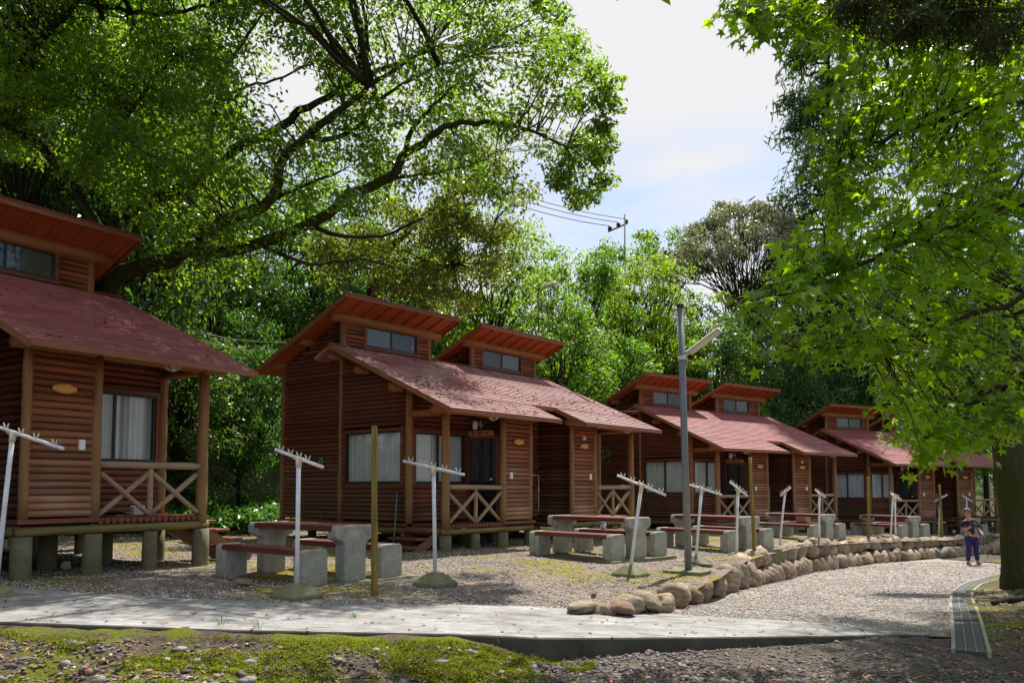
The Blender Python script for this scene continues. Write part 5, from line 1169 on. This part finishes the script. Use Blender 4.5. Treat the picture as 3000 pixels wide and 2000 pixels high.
P = samp(7500, 5.2, 8.0, lambda x, y: y < nearY(x)-.02 and x > edgef(x, y)-.25 and not (x > 3.9 and y > 7.75) and abs(x-drainx(y)) > .17, forez, 1.3, (-.05, .66)); S = rng.uniform(.006, .024, len(P))*np.where(rng.uniform(0, 1, len(P)) < .05, 1.9, 1)*np.where(P[:, 0] > 1.6, .65, 1)
P[:, 2] += S*.2; tag(scatter('pebbles', P, S, M['pebble'], 'ico', .7), 'mixed grey and brown pebbles below the dark edge of the concrete', 'pebbles', None, 'stuff')
P = samp(3600, 4.6, 6.5, lambda x, y: y < nearY(x)-.03 and x < edgef(x, y)+.1 and (mnoise.noise(Vector((x*1.1, y*1.8, 2)))+(-.22*(x+1.6)) > -.05 or random.random() < .10), forez, 1, (-.68, .1)); S = rng.uniform(.005, .021, len(P))*np.where(rng.uniform(0, 1, len(P)) < .05, 2.0, 1)
big_ = rng.uniform(0, 1, len(P)) < .022; S = np.where(big_, rng.uniform(.028, .06, len(P)), S); P[:, 2] += S*.2; tag(scatter('bank_stones', P, S, M['pebble'], 'ico', .6), 'stones and chips scattered over the left part of the mossy bank', 'stones', None, 'stuff')
P = samp(30000, 8.2, 22, lambda x, y: y > farY(x)+.03 and x < (wx(y)-.1 if y > 8.4 else 1.5) and seg_side(HB, x, y) < 0 and mnoise.noise(Vector((x*.5, y*.5, 4))) > -.45+.3*random.random()-.1, terrz, 1.5); S = rng.uniform(.006, .018, len(P))*(.7+P[:, 1]/22)
P[:, 2] += S*.2; tag(scatter('terrace_gravel', P, S, M['peblight'], 'oct', .5), 'pale chips of gravel and leaf litter strewn over the terrace', 'gravel', None, 'stuff')
rz2 = lambda x, y: roadz(x, y)+bumpz(x, y)*.6*sst(8.5, 10, y)
P = samp(16000, 8.0, 24, lambda x, y: y > farY(x)+.02 and x > wx(y)+.1 and x < drainx(y)-.2 and (y > 8.6 or x > 1.8), rz2, 1.4, (.05, .66)); S = rng.uniform(.006, .016, len(P))*(.7+P[:, 1]/22)
P[:, 2] += S*.2; tag(scatter('road_gravel', P, S, M['peblight'], 'oct', .5), 'loose pale gravel on the curving road', 'gravel', None, 'stuff')
P = samp(8500, 4.6, 6.6, lambda x, y: y < nearY(x)-.01 and x < edgef(x, y)+.15 and ((nearY(x)-y < .22 and random.random() < .7) or mnoise.noise(Vector((x*1.6, y*2.2, 7)))+.13*(x+1.9) > .02), forez, 1, (-.68, .1)); 
C = np.repeat(P, 9, 0)+rng.normal(0, .022, (len(P)*9, 3))*np.array([1, 1, .25]); C[:, 2] += .006+np.array([.035*max(0, mnoise.noise(Vector((q[0]*7, q[1]*7, 5)))+.25) for q in C])
v = leaf_quads(C, .018, .5, 1.2, None, 0); tag(np_mesh('moss_cushions', v, 4, np.arange(len(v)), M['mosstuft']), 'yellow green moss cushions on the bank along the concrete', 'moss', None, 'stuff')
def litter(name, P, size, lab):
    P = P+np.array([0, 0, .008]); v = leaf_quads(P, size, .45, 2.5, None, 0, .4); tag(np_mesh(name, v, 4, np.arange(len(v)), M['litter']), lab, 'fallen leaves', None, 'stuff')
P1_ = samp(3200, 4.6, 6.5, lambda x, y: y < nearY(x)-.01, forez, 1, (-.68, .66)); P2_ = samp(150, 6.5, 9, lambda x, y: nearY(x) < y < farY(x) and x < 4, lambda x, y: zslab(x), 1, (-.66, .5)); P3_ = samp(2600, 8.6, 20, lambda x, y: y > farY(x)+.05 and x < wx(y)-.1 and seg_side(HB, x, y) < 0, terrz, 1.3); P4_ = samp(500, 7, 14, lambda x, y: x > drainx(y)+.2, mossz, 1, (.4, .66))
litter('fallen_leaves', np.concatenate([P1_, P2_, P3_, P4_]), .055, 'dry brown leaves scattered on bank, concrete and terrace')
tw = MB()
for i in range(260):
    y = random.uniform(4.8, 6.45); x = random.uniform(-.66, .62)*y
    if y > nearY(x)-.05: continue
    a = random.uniform(0, 3.14); l_ = random.uniform(.04, .20); z = forez(x, y)+.012; d = Vector((math.cos(a), math.sin(a)*.6, random.uniform(-.1, .25)))*l_; p = Vector((x, y, z)); tw.tube([p-d*.5, p+Vector((0, 0, .008)), p+d*.5], [.0025, .003, .0015], 4)
tag(tw.build('dry_twigs', M['litter']), 'thin dry twigs littering the bank and pebbles', 'twigs', None, 'stuff')
gr = MB()
for (x0, y0) in ((1160, 1960), (1480, 1900), (1590, 1965), (1130, 1990), (760, 1890), (1880, 1960), (2180, 1980), (650, 1880), (1420, 1850), (1040, 1850)):
    c = at(x0, y0, 6.0); c = Vector((c.x, c.y, 0)); P0_ = atz(x0, y0, -1.3); P0_.z = forez(P0_.x, P0_.y)
    for k in range(9):
        a = random.uniform(0, 6.28); l_ = random.uniform(.05, .12); d = Vector((math.cos(a), math.sin(a), 0)); pr = P0_+d*random.uniform(0, .03); q = pr+Vector((0, 0, l_*.7))+d*l_*.35; e = pr+Vector((0, 0, l_*.75))+d*l_*.8; wv = Vector((-d.y, d.x, 0))*.003
        gr.add([tuple(pr-wv), tuple(pr+wv), tuple(q+wv), tuple(q-wv), tuple(e)], [(0, 1, 2, 3), (3, 2, 4)])
tag(gr.build('grass_blades', M['lf_low']), 'few thin grass tufts on the bank and among the pebbles', 'grass', None, 'stuff')
# litter lying on the cabin roofs
for k, n, lab in (('b', 620, 'pale fallen leaves strewn on the faded roof of the second cabin'), ('a', 150, 'fallen leaves and needles on the nearest cabin roof'), ('c', 60, 'few fallen leaves on the third cabin roof')):
    pts_ = []
    for i in range(n):
        u = random.uniform(-.3, WW+.3); v_ = -e_+.05+(vt+e_-.1)*random.random()**1.4
        if v_ < vn+.05 and w_+.25 < u < WW-w_-.25: continue
        if mnoise.noise(Vector((u*.9, v_*.9, ord(k)))) < -.1: continue
        pts_.append(tuple(cloc(k, u, v_, zlow(v_)+.028)))
    v = leaf_quads(np.array(pts_), .085, .5, 3, None, 0, .3); tag(np_mesh('roof_litter', v, 4, np.arange(len(v)), M['litter']), lab, 'fallen leaves', None, 'stuff')
# ---------------- unseen crown clumps added above the frame to shade the first cabin and forecourt
random.seed(17); rng = np.random.default_rng(17)
def over(tree, n, xr, yr, hr, anchors, mat, size, per=90, nm='added_shade_crown', ok=None):
    O = -tree.location; tw = MB(O); cl_ = []
    while len(cl_) < n:
        y = random.uniform(*yr); x = random.uniform(*xr); z = max(.60*y+.5, random.uniform(*hr))
        if abs(x) < .64*y and z < .6*y+.6: z = .6*y+.6+random.random()*.8
        if ok and not ok(x, y): continue
        c = Vector((x, y, z)); b = min(anchors, key=lambda q: (q-c).length*(1+.2*random.random())); pp, rr = limb(b, c, .05, .01, 5, .04, .1); tw.tube(pp, rr, 5, False)
        s = random.uniform(.7, 1.3); cl_.append((tuple(c+O), (.62*s, .62*s, .34*s)))
    tw.build('added_shade_limbs', M['bark'], tree, True); cloud(cl_, per, size, nm, M[mat], tree, .5, .9, .3)
over(bt, 150, (-11, -2.5), (9.0, 15.5), (6.2, 9.5), [p for p, r in LP[::6]]+[Vector((-7, 13.5, 8)), Vector((-8.5, 12, 7.5)), Vector((-5, 13, 8.5))], 'lf_big', .15)
over(st_, 58, (.6, 4.8), (7.2, 10.5), (4.8, 7.5), [Vector((9.3, 6.4, 4)), Vector((7, 8, 6)), Vector((5, 8.5, 6.3)), Vector((3, 8.5, 6.5)), Vector((8, 10, 6.8))], 'lf_star', .16, 80)
# ================================================================== the person with a tripod
M['skin'] = plain('skin', (.42, .22, .14), .6, var=.06); M['shirt'] = plain('navy_shirt', (.022, .026, .055), .8, .2, var=.3, sc=14); M['trouser'] = plain('indigo_trousers', (.028, .026, .10), .85, .2, var=.25, sc=10)
M['shoe'] = plain('grey_violet_shoes', (.16, .13, .19), .7); M['hair'] = plain('black_hair', (.012, .010, .010), .6); M['cap'] = plain('grey_cap', (.14, .14, .16), .8); M['metal'] = plain('tripod_metal', (.14, .14, .15), .35, .6, .6)
pb = at(2852, 1654, 22.6); per = empty('person', pb); per.rotation_euler = (0, 0, math.atan2(-pb.x, pb.y)*0); tag(per, 'person in cap, navy shirt and blue trousers on the road, carrying a tripod', 'person')
def skin(name, J, E_, mat, parent, sub=2, rootj=0):
    me = bpy.data.meshes.new(name); me.from_pydata([j[0] for j in J], E_, []); o = bpy.data.objects.new(name, me); COL.objects.link(o)
    md = o.modifiers.new('s', 'SKIN'); 
    for i, j in enumerate(J):
        r = j[1] if hasattr(j[1], '__len__') else (j[1], j[1]); me.skin_vertices[0].data[i].radius = r
    me.skin_vertices[0].data[rootj].use_root = True
    sb = o.modifiers.new('u', 'SUBSURF'); sb.levels = sub; sb.render_levels = sub
    dg = bpy.context.evaluated_depsgraph_get(); ev = o.evaluated_get(dg); m2 = bpy.data.meshes.new_from_object(ev); bpy.data.objects.remove(o, do_unlink=True)
    m2.name = name; m2.materials.clear(); m2.materials.append(mat); m2.polygons.foreach_set('use_smooth', [True]*len(m2.polygons)); o = bpy.data.objects.new(name, m2); COL.objects.link(o); o.parent = parent; return o
J = [((-.03, 0, .80), (.105, .085)), ((-.04, .0, .95), (.105, .085)), ((-.06, .0, 1.10), (.125, .09)), ((-.08, 0, 1.21), (.07, .06)), ((-.095, -.005, 1.28), .042), ((-.115, -.02, 1.35), (.062, .07)), ((-.125, -.02, 1.43), (.072, .085)), ((-.125, -.015, 1.49), (.05, .06)),
     ((-.235, .01, 1.165), .05), ((-.265, -.05, .95), .038), ((-.205, -.20, 1.02), .032), ((-.165, -.25, 1.065), .026),
     ((.105, .01, 1.165), .05), ((.175, .0, .96), .038), ((.175, -.15, .87), .031), ((.165, -.20, .845), .026),
     ((-.11, 0, .74), .085), ((-.135, -.05, .43), .055), ((-.150, .0, .09), .038), ((-.165, -.10, .035), .034),
     ((.06, 0, .74), .085), ((.10, .03, .43), .055), ((.150, .06, .09), .038), ((.150, -.04, .035), .034)]
E_ = [(0, 1), (1, 2), (2, 3), (3, 4), (4, 5), (5, 6), (6, 7), (3, 8), (8, 9), (9, 10), (10, 11), (3, 12), (12, 13), (13, 14), (14, 15), (0, 16), (16, 17), (17, 18), (18, 19), (0, 20), (20, 21), (21, 22), (22, 23)]
def hand(c, d, n):           # four unequal fingers and a thumb as skinned chains rooted in the palm
    c = Vector(c); d = Vector(d).normalized(); n = Vector(n).normalized(); s = d.cross(n).normalized(); out = []
    for k, l_ in enumerate((.062, .070, .066, .052)):
        a = c+s*(k-1.5)*.019; out.append((a, a+d*l_*.5-n*.006, a+d*l_*.75-n*.03, a+d*l_*.6-n*.055))
    a = c-d*.03+s*-.04; out.append((a, a-s*.012+d*.02-n*.02, a+s*.004+d*.035-n*.042)); return out
base_n = len(J)
for (c, d, n, root_i) in (((-.15, -.265, 1.085), (.8, -.35, .35), (-.2, -1, .3), 11), ((.162, -.225, .83), (-.1, -.7, -.6), (.9, -.2, .1), 15)):
    for ch in hand(c, d, n):
        last = root_i
        for q in ch: J.append((tuple(q), .0095)); E_.append((last, len(J)-1)); last = len(J)-1
skin('body', J, E_, M['skin'], per)
SH_ = [((-.03, 0, .77), (.125, .10)), ((-.04, .0, .95), (.12, .10)), ((-.06, .0, 1.10), (.14, .105)), ((-.08, 0, 1.20), (.085, .075)), ((-.235, .01, 1.165), .066), ((-.262, -.03, 1.00), .058), ((.105, .01, 1.165), .066), ((.165, .0, 1.00), .058), ((-.09, 0, 1.235), .055)]
skin('shirt', SH_, [(0, 1), (1, 2), (2, 3), (3, 4), (4, 5), (3, 6), (6, 7), (3, 8)], M['shirt'], per)
TR_ = [((-.03, 0, .79), (.118, .098)), ((-.11, 0, .72), .096), ((-.135, -.05, .43), .072), ((-.150, .0, .10), .062), ((.06, 0, .72), .096), ((.10, .03, .43), .072), ((.150, .06, .10), .062)]
skin('trousers', TR_, [(0, 1), (1, 2), (2, 3), (0, 4), (4, 5), (5, 6)], M['trouser'], per)
for a, b, c in (((-.15, .03, .04), (-.16, -.05, .045), (-.17, -.14, .035)), ((.15, .09, .04), (.15, .01, .045), (.15, -.08, .035))): skin('shoe', [(a, (.045, .04)), (b, (.048, .045)), (c, (.042, .032))], [(0, 1), (1, 2)], M['shoe'], per)
bm = bmesh.new(); bmesh.ops.create_uvsphere(bm, u_segments=20, v_segments=12, radius=1)
for v in bm.verts: v.co = Vector((-.118+v.co.x*.088, -.002+v.co.y*.096, 1.452+v.co.z*.085))
bmesh.ops.delete(bm, geom=[v for v in bm.verts if v.co.z < 1.40 or (v.co.z < 1.47 and v.co.y < -.045)], context='VERTS'); me = bpy.data.meshes.new('hair'); bm.to_mesh(me); bm.free(); me.materials.append(M['hair']); o = bpy.data.objects.new('hair', me); COL.objects.link(o); o.parent = per
m = MB(); ring = []
prof_ = [(1.475, 1.0), (1.50, 1.0), (1.53, .86), (1.55, .55), (1.556, .1)]; vs = []
for z, k in prof_:
    for i in range(16): a = 2*math.pi*i/16; vs.append((-.118+math.cos(a)*.094*k, -.004+math.sin(a)*.102*k, z))
fs = [(r*16+i, r*16+(i+1) % 16, (r+1)*16+(i+1) % 16, (r+1)*16+i) for r in range(4) for i in range(16)]+[tuple(range(64, 80))]
m.add(vs, fs); m.prism([(-.20+.0, -.07), (-.245, -.135), (-.205, -.18), (-.14, -.185), (-.06, -.10)], 2, 1.474, 1.482); m.build('cap', M['cap'], per, True)
m = MB()
for (x, y, z, r) in ((-.163, -.092, 1.432, .010), (-.108, -.104, 1.432, .010)): m.tube([(x, y, z-r), (x, y-.004, z), (x, y, z+r)], [.004, r, .004], 8)
m.build('eyes', M['hair'], per, True); m = MB(); m.tube([(-.14, -.095, 1.425), (-.145, -.122, 1.402), (-.14, -.10, 1.396)], [.008, .014, .008], 8); m.build('nose', M['skin'], per, True)
m = MB(); m.tube([(-.162, -.092, 1.375), (-.138, -.103, 1.373), (-.112, -.096, 1.375)], .005, 6); m.build('mouth', M['red'], per, True)
m = MB(); m.tube([(-.042, .0, 1.405), (-.036, .0, 1.43), (-.042, 0, 1.45)], [.008, .018, .010], 8); m.tube([(-.205, .0, 1.405), (-.211, .0, 1.43), (-.205, 0, 1.45)], [.008, .018, .010], 8); m.build('ears', M['skin'], per, True)
tri = empty('camera_tripod', pb+Vector((0, 0, .2))); O = -tri.location; tag(tri, 'folded tripod with a camera on top held slanting in the person\'s arms', 'tripod')
hd_ = pb+Vector((-.10, -.30, 1.10)); 
m = MB(O); m.box(hd_+Vector((-.085, -.06, -.045)), hd_+Vector((.06, .05, .05))); m.box(hd_+Vector((-.03, -.04, .05)), hd_+Vector((.02, .04, .075))); m.build('camera_body', M['black'], tri, bevel=.01)
m = MB(O); m.tube([hd_+Vector((-.03, -.06, 0)), hd_+Vector((-.05, -.17, .01))], .036, 14); m.build('lens', M['black'], tri, True)
m = MB(O); m.tube([hd_+Vector((.03, 0, -.04)), hd_+Vector((.09, .02, -.12))], .03, 8); m.build('tripod_head', M['metal'], tri, True)
for e in ((.33, -.15, .18), (.50, .05, .30), (.43, -.32, .42)):
    st0 = hd_+Vector((.09, .02, -.12)); en = pb+Vector(e); mi = st0.lerp(en, .5); m = MB(O); m.tube([st0, mi], .016, 8); m.tube([mi, en], .011, 8); lg = m.build('leg', M['metal'], tri, True)
    m = MB(O); m.tube([mi-(en-st0).normalized()*.03, mi+(en-st0).normalized()*.03], .021, 8); m.build('clamp', M['black'], lg, True)

# ---------------- cedar bough hanging into the top right corner
random.seed(91); rng = np.random.default_rng(91)
oc = empty('cedar_tree', (6.4, 4.9, -1.8)); tag(oc, 'near cedar whose dark brownish sprays hang into the upper right corner', 'tree'); O = -oc.location
m = MB(O); tp_ = [Vector((6.4, 4.9, -1.9)), Vector((6.4, 4.9, .5)), Vector((6.35, 4.9, 3.2)), Vector((6.3, 5, 6.5))]; m.tube(tp_, [.24, .2, .17, .1], 12, True, .06); m.build('trunk', M['bark'], oc, True)
an = []
for (a, b) in ((Vector((6.35, 4.9, 3.4)), at(2540, -60, 5.3)), (Vector((6.35, 4.9, 3.0)), at(2750, 40, 5.0)), (Vector((6.35, 4.9, 3.7)), at(2900, -80, 5.5))):
    pp, rr = limb(a, b, .05, .012, 14, .03, .04); m = MB(O); m.tube(pp, rr, 7, True); m.build('limb', M['bark'], oc, True); an += pp[3:]
cl_ = []; tw = MB(O)
while len(cl_) < 64:
    x = random.uniform(2480, 3120); y = random.uniform(-120, 230)
    if y > 60+.22*(x-2480): continue
    c = at(x, y, random.uniform(4.8, 5.7)); b = min(an, key=lambda q: (q-c).length); pp, rr = limb(b, c, .008, .003, 5, -.04, .06); tw.tube(pp, rr, 4, False); s_ = random.uniform(.7, 1.25)
    cl_.append((tuple(c+O+Vector((0, 0, -.03))), (.17*s_, .17*s_, .12*s_)))
tw.build('twigs', M['twig'], oc, True)
M['lf_cedar2'] = leaf('brownish_cedar_sprays', (.022, .024, .012), (.04, .05, .018), (.09, .06, .035), (.10, .16, .02), .28, .6, .2, 0)
cloud(cl_, 150, .085, 'crown', M['lf_cedar2'], oc, .16, .2, 1.4)
